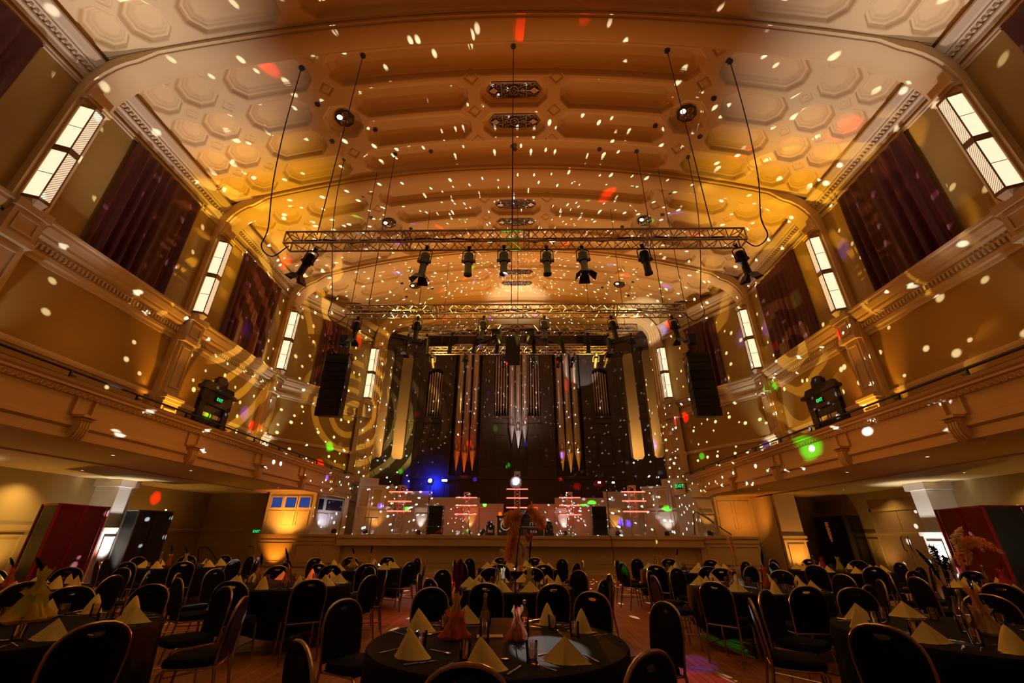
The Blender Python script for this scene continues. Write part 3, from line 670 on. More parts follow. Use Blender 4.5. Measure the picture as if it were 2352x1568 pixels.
# ------------------------------------------------------------------ ceiling fittings
def make_grille():
    t = thing('ceiling_grille', 'x', 'grille')
    m2 = MB(); m2.extrude([(-.98, 0), (-.78, -.30), (.78, -.30), (.98, 0), (.78, .30), (-.78, .30)], .0, .02, 'z'); m2.build('backing', M['black'], t)
    g = MB(); r = .02; z = -.02
    def T(p, rr=r): g.tube([(a, b, z) for a, b in p], rr, 5)
    def C(cx, cy, R, a0=0, a1=2*PI, rr=r, n=16): T([(cx+R*math.cos(a0+(a1-a0)*i/n), cy+R*math.sin(a0+(a1-a0)*i/n)) for i in range(n+1)], rr)
    T([(-.98, 0), (-.78, -.30), (.78, -.30), (.98, 0), (.78, .30), (-.78, .30), (-.98, 0)], .022)
    C(0, 0, .17, rr=.024); C(0, 0, .06)
    for i in range(8): a = i*PI/4; T([(.06*math.cos(a), .06*math.sin(a)), (.17*math.cos(a), .17*math.sin(a))], .012)
    for sx in (-1, 1):
        T([(sx*.45, -.3), (sx*.45, .3)]); T([(sx*.17, 0), (sx*.4, 0)]); C(sx*.32, 0, .07)
        for sy in (-1, 1):
            C(sx*.55, sy*.17, .09, PI/2, 2*PI); C(sx*.3, sy*.2, .06); T([(sx*.17, sy*.1), (sx*.45, sy*.22)], .014); C(sx*.74, sy*.2, .05)
        g.extrude([(sx*.58, 0), (sx*.72, -.12), (sx*.92, 0), (sx*.72, .12)][::(1 if sx < 0 else -1)], -.04, -.01, 'z'); T([(sx*.45, 0), (sx*.6, 0)])
    for sy in (-1, 1): T([(-.4, sy*.26), (.4, sy*.26)], .012)
    g.build('scrollwork', M['brass'], t); return t
GR = make_grille(); k = 0
for b in range(1, 5):
    for r in (1, 2):
        if b == 0: continue
        y = RIBY[b]+rows[r]+.04
        if y > 23.4: continue
        place(GR, USED, (0, y, zc(0)+.255), 0, 'scrolled metal grille over a dark vent, %s of ceiling bay %s from the organ' % (['', 'nearer one', 'farther one'][r], ['', 'four', 'three', 'two', 'one'][b]), 'ceiling grilles')
def make_pod():
    t = thing('ceiling_downlight', 'x', 'light')
    m2 = MB(); m2.lathe([(.36, 0), (.36, .03)], 8); m2.build('black_housing', M['black'], t)
    for i in range(4):
        a = i*PI/2+.5; x, y = .17*math.cos(a), .17*math.sin(a)
        m2 = MB(); m2.tube([(x+.11*math.cos(q), y+.11*math.sin(q), -.01) for q in np.linspace(0, 2*PI, 14)[:-1]], .014, 5, closed=True); rg = m2.build('lamp_ring', M['frame'], t)
        m2 = MB(); m2.lathe([(.085, -.03), (.10, -.005)], 12, (x, y, 0)); m2.build('lens', M['bulb'] if i == 2 else M['dim'], rg)
    return t
PD = make_pod()
for b in range(1, 5):
    for s, nm in SIDES:
        y = RIBY[b]+3.22
        if y > 23.4: continue
        o = place(PD, USED, (s*6.32, y, zc(6.32)+.23), 0, 'eight-sided black ceiling pod of four lamps, %s side of ceiling bay %s from the organ' % (nm, ['', 'four', 'three', 'two', 'one'][b]), 'ceiling lamp pods')
        o.rotation_euler = (0, s*.18, 0)
        lamp('SPOT', (s*6.3, y, 15.0), 160, (1, .7, .35), .05, (s*6.3, y, 0), 50, .8, 'pod_lamp')
def hole(x, y, label='small round black cable hole in the plaster ceiling'):
    m2 = MB(); m2.lathe([(.07, -.02), (.09, -.02), (.09, .05)], 12); o = m2.build('cable_port', M['black']); o.location = (x, y, cz(x, y)-.005); o.rotation_euler = (0, .0296*x, 0)
    return tag(o, label, 'cable port', 'ceiling cable ports')
for b in range(1, 5):
    for (x, dy) in ((6.9, .75+.5), (6.9, 2.4), (5.4, 3.85), (7.0, 3.9), (3.5, 5.1), (0, 5.2), (0, 5.0)):
        for s in ((-1, 1) if x else (1,)):
            if RIBY[b]+dy < 23.5 and not (b == 1 and dy < 1.3): hole(s*x, RIBY[b]+dy)
def cable(pts, label, r=.012, name='rigging_cable', group='rigging cables'):
    m2 = MB(); m2.tube(pts, r, 5); o = m2.build(name, M['cable'], None, True); tag(o, label, 'cable', group); return o
# ------------------------------------------------------------------ trusses
def truss(x0, x1, y, ztop, a, label):
    t = thing('lighting_truss', label, 'truss', group='lighting trusses')
    h = a/2; L_ = x1-x0
    for j, (dy, z) in enumerate(((-h, ztop), (h, ztop), (-h, ztop-a), (h, ztop-a))):
        m2 = MB(); m2.tube([(x0, y+dy, z), (x1, y+dy, z)], .026, 8); m2.build('chord', M['alu'], t, True)
    n = max(2, round(L_/(a*1.35))); st = L_/n
    corners = [(-h, 0), (h, 0), (h, -a), (-h, -a)]
    for f in range(4):
        c0, c1 = corners[f], corners[(f+1) % 4]; m2 = MB()
        for i in range(n):
            xa = x0+i*st; xm = xa+st/2; xb = xa+st
            m2.tube([(xa, y+c0[0], ztop+c0[1]), (xm, y+c1[0], ztop+c1[1])], .012, 5, False); m2.tube([(xm, y+c1[0], ztop+c1[1]), (xb, y+c0[0], ztop+c0[1])], .012, 5, False)
        m2.tube([(x0, y+c0[0], ztop+c0[1]), (x0, y+c1[0], ztop+c1[1])], .02, 5); m2.tube([(x1, y+c0[0], ztop+c0[1]), (x1, y+c1[0], ztop+c1[1])], .02, 5)
        k = x0+3
        while k < x1-.5:
            for dx in (-.06, .06): m2.tube([(k+dx, y+c0[0], ztop+c0[1]), (k+dx, y+c1[0], ztop+c1[1])], .018, 5)
            k += 3
        m2.build('lacing', M['alu'], t)
    m2 = MB(); r = random.Random(int(y*10)); x = x0+.3; pts = []
    while x < x1-.2: pts.append((x, y-.03+r.uniform(-.06, .06), ztop-a*.55+r.uniform(-.06, .04))); x += .33
    m2.tube(pts, .022, 5); m2.build('power_cable', M['blackm'], t, True)
    return t
TR1, TR2, TR3, TR4 = (8.3, 8.3, .34), (12.2, 8.44, .33), (15.6, 9.45, .33), (19.6, 10.26, .30)
truss(-5.65, 5.68, TR1[0], TR1[1], TR1[2], 'long box truss hung closest to the hall entrance, carrying eight spotlights')
truss(-5.65, 5.65, TR2[0], TR2[1], TR2[2], 'second box truss hung between the two line arrays, carrying six spotlights')
truss(-4.45, 5.05, TR3[0], TR3[1], TR3[2], 'third box truss hung over the stage front with a row of black lamps')
truss(-4.5, 4.82, TR4[0], TR4[1], TR4[2], 'bright silver truss closest to the organ pipes')
# ------------------------------------------------------------------ spotlights
def make_spot(doors):
    t = thing('stage_spotlight', 'x', 'spotlight')
    m2 = MB()
    m2.lathe([(.05, .02), (.095, 0), (.11, -.06), (.11, -.28), (.085, -.30), (.085, -.56), (.10, -.58), (.10, -.62), (.0, -.60)], 14, cap=False)
    for z in (-.05, -.1, -.15, -.2, -.25): m2.lathe([(.118, z), (.118, z-.012)], 14)
    m2.build('body', M['black'], t, True)
    m2 = MB(); m2.tube([(-.15, 0, -.22), (-.15, 0, .06), (-.08, 0, .10), (.08, 0, .10), (.15, 0, .06), (.15, 0, -.22)], .014, 5); m2.box(-.17, -.11, -.03, .03, -.25, -.19); m2.box(.11, .17, -.03, .03, -.25, -.19); m2.build('yoke', M['black'], t)
    m2 = MB(); m2.box(-.03, .03, -.03, .03, .09, .2); m2.tube([(-.04, 0, .17), (-.04, 0, .23), (.04, 0, .23), (.04, 0, .17)], .012, 5); m2.build('clamp', M['blackm'], t)
    m2 = MB(); m2.lathe([(.0, -.598), (.08, -.6)], 12, cap=False); m2.build('lens', M['dim'], t)
    if doors:
        m2 = MB()
        for i in range(4):
            m2.M = Matrix.Rotation(i*PI/2, 4, 'Z'); m2.add([(-.10, -.10, -.6), (.10, -.10, -.6), (.14, -.24, -.76), (-.14, -.24, -.76)], [(0, 1, 2, 3)]); m2.add([(-.10, -.104, -.6), (.10, -.104, -.6), (.14, -.244, -.76), (-.14, -.244, -.76)], [(3, 2, 1, 0)])
        m2.build('barn_doors', M['black'], t)
    return t
f0 = 952.42
def pxX(px, py, Yp):     # pixel column on a plane Y -> X (used once for layout numbers measured on the photograph)
    u, w_ = (px-1176)/f0, (784-py)/f0; c, s_ = math.cos(-.0057), math.sin(-.0057); u, w_ = c*u+s_*w_, -s_*u+c*w_
    cp, sp = math.cos(.4375), math.sin(.4375); y, z = cp-w_*sp, sp+w_*cp; c, s_ = math.cos(-.0214), math.sin(-.0214)
    X_, Y_ = c*u+s_*y, -s_*u+c*y; return .188+X_/Y_*Yp, 1.45+z/Y_*Yp
SPA, SPB = make_spot(True), make_spot(False)
def spots(lst, tr, where, group):
    n = len(lst)
    for i, (px, doors, tilt, pan) in enumerate(lst):
        x = px; o = place(SPA if doors else SPB, USED, (x, tr[0]+random.uniform(-.02, .02), tr[1]-tr[2]-.245), (tilt, pan, 0))
        o['label'] = 'black %s, number %s along the %s counted from its booth end' % ('spotlight with barn doors' if doors else 'tubular spotlight', ['one', 'two', 'three', 'four', 'five', 'six', 'seven', 'eight', 'nine', 'ten'][i], where); o['group'] = group
L1 = [(-4.95, 1, .15, .45), (-2.12, 1, .1, .12), (-1.06, 0, .0, 0), (-.2, 0, 0, 0), (.85, 0, 0, 0), (1.72, 1, -.1, -.03), (3.2, 0, .05, -.1), (5.5, 1, .2, -.3)]
spots(L1, TR1, 'hall-side truss', 'spotlights on the hall-side truss')
L2 = [(pxX(p, 740, 12.2)[0], d, t_, q) for p, d, t_, q in ((821, 1, .1, .1), (959, 0, .05, .05), (1110, 0, .05, .1), (1250, 0, .05, 0), (1406, 0, .1, -.15), (1547, 1, .1, -.15))]
spots(L2, TR2, 'second truss', 'spotlights on the second truss')
L3 = [(pxX(p, 780, 15.6)[0], d, t_, q) for p, d, t_, q in ((937, 1, .1, .1), (980, 0, .2, .05), (1037, 0, .05, .1), (1095, 0, .05, .2), (1144, 0, .1, .1), (1225, 0, .1, -.05), (1288, 0, .15, -.2), (1350, 0, .05, 0), (1398, 1, .05, 0), (1450, 0, .1, 0))]
spots([(x, d, a, b) for x, d, a, b in L3], TR3, 'third truss', 'spotlights on the third truss')
L4 = [(pxX(p, 830, 19.6)[0], 0, 1.0, q) for p, q in ((992, .1), (1068, .1), (1160, .3), (1226, 0), (1283, 0), (1318, .3), (1370, 0), (1397, .2))]
spots(L4, TR4, 'organ-side truss', 'short lamps under the organ-side truss')
# rigging cables
for tr, xsx, nmx in ((TR1, (-4.96, 0, 5.0), 'hall-side'), (TR2, (-4.96, -.1, 5.0), 'second')):
    for x, wd in zip(xsx, ('booth-end', 'middle', 'stair-end')):
        cable([(x, tr[0], zc(x)+.3), (x, tr[0], tr[1]+.05)], 'taut dark cable hanging the %s of the %s truss' % (wd, nmx), .014)
        hole(x, tr[0], 'round black port where the %s cable of the %s truss leaves the ceiling' % (wd, nmx))
for x, wd in ((-4.2, 'booth-end'), (0.1, 'middle'), (4.6, 'stair-end')): cable([(x, 15.6, zc(x)+.3), (x, 15.6, 9.47)], 'taut dark cable hanging the %s of the third truss' % wd)
for x, wd in ((-3.9, 'booth-end'), (3.9, 'stair-end')): cable([(x, 19.6, zc(x)+.3), (x, 19.6, 10.3)], 'thin cable hanging the %s of the organ-side truss' % wd)
for (px0, y0, yt, zt, xt, wd) in ((-7.0, 8.45, 8.3, 8.1, -5.6, 'booth side of the hall-side truss'), (7.02, 8.46, 8.3, 8.3, 5.6, 'stair side of the hall-side truss'), (-7.0, 12.11, 12.2, 8.3, -5.6, 'booth side of the second truss'), (7.02, 12.2, 12.2, 8.3, 5.6, 'stair side of the second truss')):
    sg = -1 if px0 < 0 else 1
    K = [(px0, y0, zc(px0)+.6), (px0, y0, zc(px0)+.2), (px0-sg*.12, y0, 12.6), (px0-sg*.45, yt, 10.2), (px0-sg*.72, yt, zt+.5), (px0-sg*.70, yt, zt-.1), (xt+sg*.35, yt, zt-.42), (xt, yt, zt-.1), (xt-sg*.3, yt, zt)]
    p = []
    for i in range(1, len(K)-2):
        for q in range(6):
            u = q/6; P0, P1, P2, P3 = [Vector(K[i+d]) for d in (-1, 0, 1, 2)]
            p.append(.5*((2*P1)+(P2-P0)*u+(2*P0-5*P1+4*P2-P3)*u*u+(3*P1-P0-3*P2+P3)*u**3))
    p.append(Vector(K[-2]))
    cable(p, 'slack power cable looping down to the %s' % wd, .016, 'power_cable', 'slack power cables'); hole(px0, y0, 'round black port feeding the slack cable on the %s' % wd)
# ------------------------------------------------------------------ hanging loudspeakers
for s, nm, wd in ((-1, 'left', 'dark hanging line array of stacked speakers in front of the booth-side curtains'), (1, 'right', 'dark hanging line array of stacked speakers in front of the stair-side curtains')):
    cx = -5.86 if s < 0 else 6.0; t = thing('line_array_speaker', wd, 'speaker', (cx, 12.8, 0), -s*.08, 'hanging line arrays')
    z = 6.82
    for k in range(7):
        th = .285; m2 = MB(); m2.M = Matrix.Translation((0, 0, z-th/2)) @ Matrix.Rotation(.03*k-.02, 4, 'X')
        m2.extrude([(-.37, -.3), (.37, -.3), (.31, .3), (-.31, .3)], -th/2+.008, th/2-.008, 'z'); e = m2.build('cabinet', M['black'], t)
        m3 = MB(); m3.M = m2.M; m3.box(-.34, .34, -.315, -.30, -th/2+.02, th/2-.02); m3.build('grille', M['blackmesh'], e); z -= th
    m2 = MB(); m2.box(-.36, -.30, -.25, .25, 6.84, 6.92); m2.box(.30, .36, -.25, .25, 6.84, 6.92); m2.box(-.37, .37, -.04, .04, 6.9, 6.98); m2.box(-.25, -.19, -.3, .3, 6.98, 7.06); m2.build('bumper_frame', M['blackm'], t)
    m2 = MB(); m2.cbox((0, 0, 7.5), (.24, .2, .42), .03); m2.tube([(0, 0, 7.0), (0, 0, 7.3)], .02, 6); m2.build('chain_hoist', M['black'], t)
    cable([(cx, 12.8, 7.7), (cx, 12.8, zc(cx)+.3)], 'taut cable holding up the %s line array' % ('booth-side' if s < 0 else 'stair-side'))
t = thing('centre_speaker_cluster', 'tall black speaker box hung in the middle before the organ', 'speaker', (-.1, 15.3, 0))
m2 = MB(); m2.box(-.29, .29, -.25, .25, 7.65, 8.75, .03); m2.build('cabinet', M['black'], t); m2 = MB(); m2.box(-.26, .26, -.265, -.25, 7.7, 8.7); m2.build('grille', M['blackmesh'], t)
m2 = MB(); m2.box(-.3, .3, -.03, .03, 8.78, 8.86); m2.tube([(-.27, 0, 8.7), (-.27, 0, 9.06), (.27, 0, 9.06), (.27, 0, 8.7)], .02, 5); m2.build('hanging_bracket', M['blackm'], t)
for s, wd in ((-1, 'booth'), (1, 'stair')):
    t = thing('moving_head_light', 'black moving head lamp hung on the %s side of the centre speaker' % wd, 'light', (-.1+s*.66, 15.15, 9.06), 0, 'moving heads beside the centre speaker')
    m2 = MB(); m2.box(-.2, .2, -.15, .15, -.12, 0, .02); m2.build('base', M['black'], t); m2 = MB(); m2.box(-.2, -.14, -.06, .06, -.45, -.1); m2.box(.14, .2, -.06, .06, -.45, -.1); m2.build('yoke', M['black'], t)
    m2 = MB(); m2.M = Matrix.Translation((0, 0, -.42)) @ Matrix.Rotation(s*.5, 4, 'Y') @ Matrix.Rotation(.6, 4, 'X'); m2.lathe([(.0, .2), (.1, .18), (.13, .05), (.12, -.15), (.13, -.2), (0, -.2)], 12); m2.build('head', M['black'], t, True)
# ------------------------------------------------------------------ pipe organ
org = thing('pipe_organ', 'great dark wooden pipe organ filling the arch behind the stage', 'organ')
YF = 26.0
m2 = MB()
holes = [(-5.95, -4.95), (-1.5, -.62), (.62, 1.5), (4.95, 5.95)]
edges = [-6.5, -5.95, -4.95, -4.15, -2.35, -1.5, -.62, .62, 1.5, 2.35, 4.15, 4.95, 5.95, 6.5]
ZT = 12.9
for i in range(len(edges)-1):
    x0, x1 = edges[i], edges[i+1]
    if (x0, x1) in holes:
        zb, zt = (8.35, 11.3) if abs(x0+x1)/2 > 3 else (8.35, 12.6)
        m2.box(x0, x1, YF, YF+.5, 4.6, zb); m2.box(x0, x1, YF, YF+.5, zt+.3, ZT)
        cxh = (x0+x1)/2; hw = (x1-x0)/2
        pa = [(cxh-hw, zt+.3), (cxh-hw, zt)]+[(cxh-hw*math.cos(a), zt+.3*math.sin(a)) for a in np.linspace(.1, PI-.1, 9)]+[(cxh+hw, zt), (cxh+hw, zt+.3)]
        m2.extrude([(p[0], min(p[1], zt+.298)) for p in pa], YF, YF+.4, 'y')
        m2.M = Matrix.Translation((0, YF, 0)); m2.panel(x0+.05, x1-.05, 5.3, 7.2, .05, .04); m2.box(x0-.05, x1+.05, -.10, 0, 7.9, 8.05); m2.box(x0-.05, x1+.05, -.06, 0, 8.22, 8.35); m2.M = Matrix.Identity(4)
    elif (x0, x1) in ((-4.15, -2.35), (2.35, 4.15), (-.62, .62)): m2.box(x0, x1, YF+.45, YF+.8, 4.6, ZT)
    else: m2.box(x0, x1, YF-.02, YF+.5, 4.6, ZT); m2.M = Matrix.Translation((0, YF-.02, 0)); m2.panel(x0+.08, x1-.08, 5.2, 8.0, .04, .03); m2.panel(x0+.08, x1-.08, 8.4, 12.4, .04, .03); m2.M = Matrix.Identity(4)
m2.box(-6.5, 6.5, YF, YF+.9, 1.45, 4.6); m2.box(-6.55, 6.55, YF-.08, YF, 4.5, 4.7)
for x in np.arange(-6.3, 6.3, 1.26): m2.M = Matrix.Translation((0, YF, 0)); m2.panel(x, x+1.15, 2.9, 4.3, .05, .03); m2.M = Matrix.Identity(4)
m2.build('case', M['wood'], org)
m2 = MB(); pa = [(-6.6, YF), (6.6, YF)]
cpath = [(-6.6, YF+.4), (-6.6, YF), (-4.2, YF), (-4.2, YF-.35), (-2.3, YF-.35), (-2.3, YF), (-.8, YF), (-.8, YF-.45), (.8, YF-.45), (.8, YF), (2.3, YF), (2.3, YF-.35), (4.2, YF-.35), (4.2, YF), (6.6, YF), (6.6, YF+.4)]
m2.sweep([(0, 12.6), (.05, 12.6), (.06, 12.8), (.12, 12.85), (.12, 12.95), (.22, 13.05), (.28, 13.15), (-.6, 13.15), (-.6, 12.6)], cpath)
m2.box(-4.1, 4.1, YF, YF+.5, 13.1, 14.2); m2.extrude([(-2.6, 13.15), (2.6, 13.15), (2.6, 13.3), (0, 14.5), (-2.6, 13.3)], YF-.3, YF+.3, 'y')
m2.extrude([(-2.8, 13.25), (-2.6, 13.25), (0, 14.45), (2.6, 13.25), (2.8, 13.25), (0, 14.62)], YF-.5, YF+.1, 'y')
for z in np.arange(13.25, 15.0, .16): m2.box(-6.5, 6.5, 27.1-.03*(z-13), 27.3, z, z+.1)
m2.box(-6.5, 6.5, 27.2, 27.4, 1.45, 15.0)
m2.build('cornice', M['wood'], org)
def pipe(x, y, ztip, r, zt, label=None, mouth=True):
    m2 = MB(); n = 14; fh = r*5.2
    m2.lathe([(r*.12, ztip), (r*.95, ztip+fh), (r, ztip+fh+.02), (r, zt)], n, (x, y, 0)); 
    m2.lathe([(r*1.04, ztip+fh-.015), (r*1.04, ztip+fh+.03)], n, (x, y, 0), False)
    o = m2.build('pipe', M['brass'], org, True)
    if mouth:
        m3 = MB(); m3.tube([(x-r*.6, y-r*.85, ztip+fh+.04), (x-r*.62, y-r*.85, ztip+fh+r*1.4), (x, y-r*1.08, ztip+fh+r*2.4), (x+r*.62, y-r*.85, ztip+fh+r*1.4), (x+r*.6, y-r*.85, ztip+fh+.04)], r*.07, 5)
        m3.box(x-r*.6, x+r*.6, y-r*1.0, y-r*.8, ztip+fh+.1, ztip+fh+r*.55); m3.build('mouth', M['wood'], o)  # dark material puts the shade of the mouth opening into the colour
    return o
for s in (-1, 1):
    for x, z in ((3.72, 4.98), (3.22, 4.88), (2.73, 4.98)): pipe(s*x, YF-.12, z, .215, 12.7)
    for k in range(6): pipe(s*(5.03+.165*k), YF+.22, 8.42, .066, 11.2+.22*math.sin(PI*(k+.5)/6), mouth=False)
    for k in range(5): pipe(s*(.70+.18*k), YF+.22, 8.42+(.15 if k % 2 else 0), .075, 12.7)
for x, z in ((-.36, 6.6), (.06, 6.3), (.48, 6.6)): pipe(x, YF-.2, z, .20, 12.7)
m2 = MB(); m2.box(-1.0, 1.0, 24.9, 26, 1.45, 2.6); m2.box(-1.2, 1.2, 24.8, 25.3, 2.5, 2.62); m2.build('console', M['wood'], org)
# flanking screens
for s, nm in SIDES:
    t = thing('organ_screen', 'dark timber screen of square posts flanking the organ on the %s' % nm, 'screen', group='organ side screens')
    a, b = (-8.98, 24.45), (-6.5, 26.0)
    if s > 0: a, b = (-b[0], b[1]), (-a[0], a[1])
    Ms = on_face(a, b); L_ = math.hypot(b[0]-a[0], b[1]-a[1])
    for ul, u0, u1 in ((0, 0, .50), (1, 1.16, 1.66), (2, 2.46, 2.92)):
        if s > 0: u0, u1 = L_-u1, L_-u0
        m2 = MB(); m2.M = Ms; m2.box(u0, u1, 0, .4, 1.45, 12.7); m2.box(u0-.05, u1+.05, -.05, .42, 1.45, 4.6); m2.box(u0-.04, u1+.04, -.05, .4, 7.95, 8.1); m2.box(u0-.04, u1+.04, -.04, .4, 12.4, 12.7); m2.panel(u0+.08, u1-.08, 5.8, 7.8, .03, .025); m2.panel(u0+.08, u1-.08, 8.4, 12.2, .03, .025)
        m2.build('post', M['wood'], t)
    m2 = MB(); m2.M = Ms; m2.box(-.1, L_+.1, -.1, .5, 12.65, 13.35); m2.box(-.2, L_+.1, -.25, .55, 13.35, 13.5); m2.box(-.25, L_+.1, -.32, .6, 13.5, 13.62)
    m4 = MB(); m4.M = Ms; m4.box(0, L_, .02, .38, 1.45, 5.6)
    for (u0, u1) in ((.50, 1.16), (1.66, 2.46)):
        if s > 0: u0, u1 = L_-u1, L_-u0
        for q in (0, 1):
            ua, ub = (u0, u0+.16) if q == 0 else (u1, u1-.16)
            m2.extrude([(ua, 12.66), (ub, 12.66), (ua, 12.46)], 0, .4, 'y'); m4.extrude([(ua, 5.59), (ub, 5.59), (ua, 5.8)], .03, .37, 'y')
    m2.build('entablature', M['wood'], t); m4.build('base_panel', M['wood'], t)
# ------------------------------------------------------------------ stage: choir stall walls, wings, doors
YS = 23.5
mb = MB()
mb.box(-6.9, -.75, YS, YS+.15, 1.45, 2.78); mb.box(.75, 6.6, YS, YS+.15, 1.45, 2.78)
mb.box(-6.9, -.75, YS-.05, YS+.2, 2.74, 2.8); mb.box(.75, 6.6, YS-.05, YS+.2, 2.74, 2.8)
mb.box(-7.0, -.75, YS+.8, YS+.95, 2.6, 3.02); mb.box(.75, 7.0, YS+.8, YS+.95, 2.6, 3.02)
mb.box(-7.0, -2.1, YS+1.3, YS+1.4, 2.9, 3.38); mb.box(2.1, 7.0, YS+1.3, YS+1.4, 2.9, 3.38)
mb.box(-7.2, -4.9, YS+1.7, YS+1.8, 3.2, 3.75); mb.box(4.9, 7.2, YS+1.7, YS+1.8, 3.2, 3.75)
mb.M = Matrix.Translation((0, YS, 0))
for x in (-6.8, -4.5, -3.7, -1.95, 1.0, 3.0, 3.9, 5.6): mb.panel(x, x+.75, 1.6, 2.6, .04, .02)
mb.M = Matrix.Identity(4); struct('wall_stalls', mb, M['white'])
for i, (x, nm) in enumerate(((-5.0, 'white-lit one behind the booth-side totem'), (-2.44, 'amber-lit one beside the inner totem'), (2.42, 'white-lit one beside the inner totem'), (5.05, 'amber-lit one by the speaker stack'))):
    o = thing('door_%d' % (i+1), None, None); o['kind'] = 'structure'
    m2 = MB(); m2.box(x-.42, x+.42, YS-.06, YS, 1.45, 2.76); m2.M = Matrix.Translation((0, YS-.06, 0)); m2.panel(x-.42, x+.42, 1.45, 2.76, .07, .04); m2.panel(x-.3, x+.3, 1.6, 2.45, .04, .02); m2.build('door_leaf', M['white'], o)
    c = WHT if i in (0, 2) else AMB
    lamp('SPOT', (x, YS-.30, 1.5), 60, c, .03, (x, YS-.06, 2.5), 48, .9, 'stage_uplight')
for s, nm in SIDES:
    a, b = ((-7.95, 21.9), (-6.35, 22.9)) if s < 0 else ((6.45, 22.9), (8.2, 21.9))
    Mw = on_face(a, b); L_ = math.hypot(b[0]-a[0], b[1]-a[1])
    t = thing('stage_wing_screen', 'white panelled screen with framed panes on the %s of the stage' % nm, 'screen', group='stage wing screens')
    m2 = MB(); m2.M = Mw; m2.box(0, L_, 0, .12, 1.45, 3.72); m2.box(-.03, L_+.03, -.04, .16, 3.68, 3.78)
    ox = 0 if s < 0 else L_-.95
    m2.box(ox, ox+.95, 0, .12, 3.7, 4.1); m2.build('board', M['white'], t)
    m2 = MB(); m2.M = Mw
    w3 = L_/3
    for k in range(3): m2.panel(k*w3+.05, (k+1)*w3-.05, 2.68, 3.62, .06, .05); m2.panel(k*w3+.05, (k+1)*w3-.05, 1.6, 2.56, .05, .03)
    m2.panel(ox+.1, ox+.85, 3.76, 4.05, .05, .05); m2.build('panel_frame', M['white'], t)
    m2 = MB(); m2.M = Mw
    for k in range(3): m2.box(k*w3+.1, (k+1)*w3-.1, -.012, 0, 2.74, 3.56)
    m2.build('frosted_pane', M['tan'], t)
    c = AMB if s < 0 else WHT
    q = Mw @ Vector((L_*.55, -.45, 1.52)); q2 = Mw @ Vector((L_*.55, 0, 2.6)); lamp('SPOT', q, 42 if s < 0 else 60, c, .04, q2, 75, .8, 'stage_uplight')
def par_can(loc, rz, label, lens='blackm'):
    t = thing('floor_uplight', label, 'light', loc, rz, 'stage uplights')
    m2 = MB(); m2.M = Matrix.Translation((0, 0, .10)) @ Matrix.Rotation(-.35, 4, 'X'); m2.box(-.09, .09, -.06, .06, -.06, .1, .015); m2.build('body', M['black'], t)
    m2 = MB(); m2.tube([(-.11, 0, .12), (-.11, 0, .0), (.11, 0, .0), (.11, 0, .12)], .01, 5); m2.build('bracket', M['black'], t)
    m2 = MB(); m2.M = Matrix.Translation((0, 0, .10)) @ Matrix.Rotation(-.35, 4, 'X'); m2.box(-.07, .07, -.045, .045, .1, .105); m2.build('lens', M[lens], t)
UPL = [(-5.0, 23.02, 'beside the booth-side white door'), (-2.44, 23.02, 'beside the inner amber door'), (2.42, 23.02, 'beside the inner white door'), (5.05, 23.02, 'beside the outer amber door'),
       (-7.3, 21.85, 'before the amber wing screen'), (7.15, 21.9, 'before the white wing screen'), (-7.9, 19.6, 'at the booth corner'), (8.0, 18.98, 'before the gold-lit pilaster')]
for x, y, w_ in UPL: par_can((x, y, 1.46), 0, 'small black floor uplight %s' % w_)
lamp('SPOT', (8.05, 18.93, 1.6), 60, AMB, .04, (8.05, 19.2, 2.6), 70, .8, 'stage_uplight')
lamp('SPOT', (-8.2, 19.5, 1.55), 60, (.8, .8, 1), .04, (-8.6, 20.3, 2.6), 80, .8, 'stage_uplight')
lamp('SPOT', (-9.9, 18.3, .1), 160, (1, .33, .03), .05, (-9.9, 18.95, 1.1), 70, .9, 'floor_uplight_lamp')
lamp('SPOT', (-9.9, 18.5, 1.5), 220, (1, .33, .03), .05, (-9.9, 19.4, 2.6), 120, 1, 'booth_uplight')
lamp('SPOT', (11.6, 18.7, .1), 150, (1, .33, .03), .05, (11.6, 19.45, 1.6), 90, .9, 'stair_uplight')
lamp('SPOT', (10.2, 19.8, 1.6), 130, (1, .28, .02), .05, (10.6, 21.4, 3.0), 120, 1, 'stair_uplight')
for s in (-1, 1):   # uplights on the balcony at pilasters
    lamp('SPOT', (s*11.1, RIBY[3]+.36, 3.9), 700, (1, .40, .03), .05, (s*11.6, RIBY[3]+.4, 6.2), 65, .9, 'pilaster_uplight')
    lamp('SPOT', (s*11.1, RIBY[4]+.36, 3.9), 420, (1, .9, .8), .05, (s*11.6, RIBY[4]+.4, 6.2), 60, .9, 'pilaster_uplight')
    lamp('SPOT', (s*8.7, 23.0, 3.9), 600, (1, .40, .03), .05, (s*9.0, 23.6, 6.2), 60, .9, 'pilaster_uplight')
    lamp('SPOT', (s*11.1, RIBY[2]+.40, 3.9), 160, (1, .9, .8), .05, (s*11.6, RIBY[2]+.4, 6.2), 65, .9, 'pilaster_uplight')
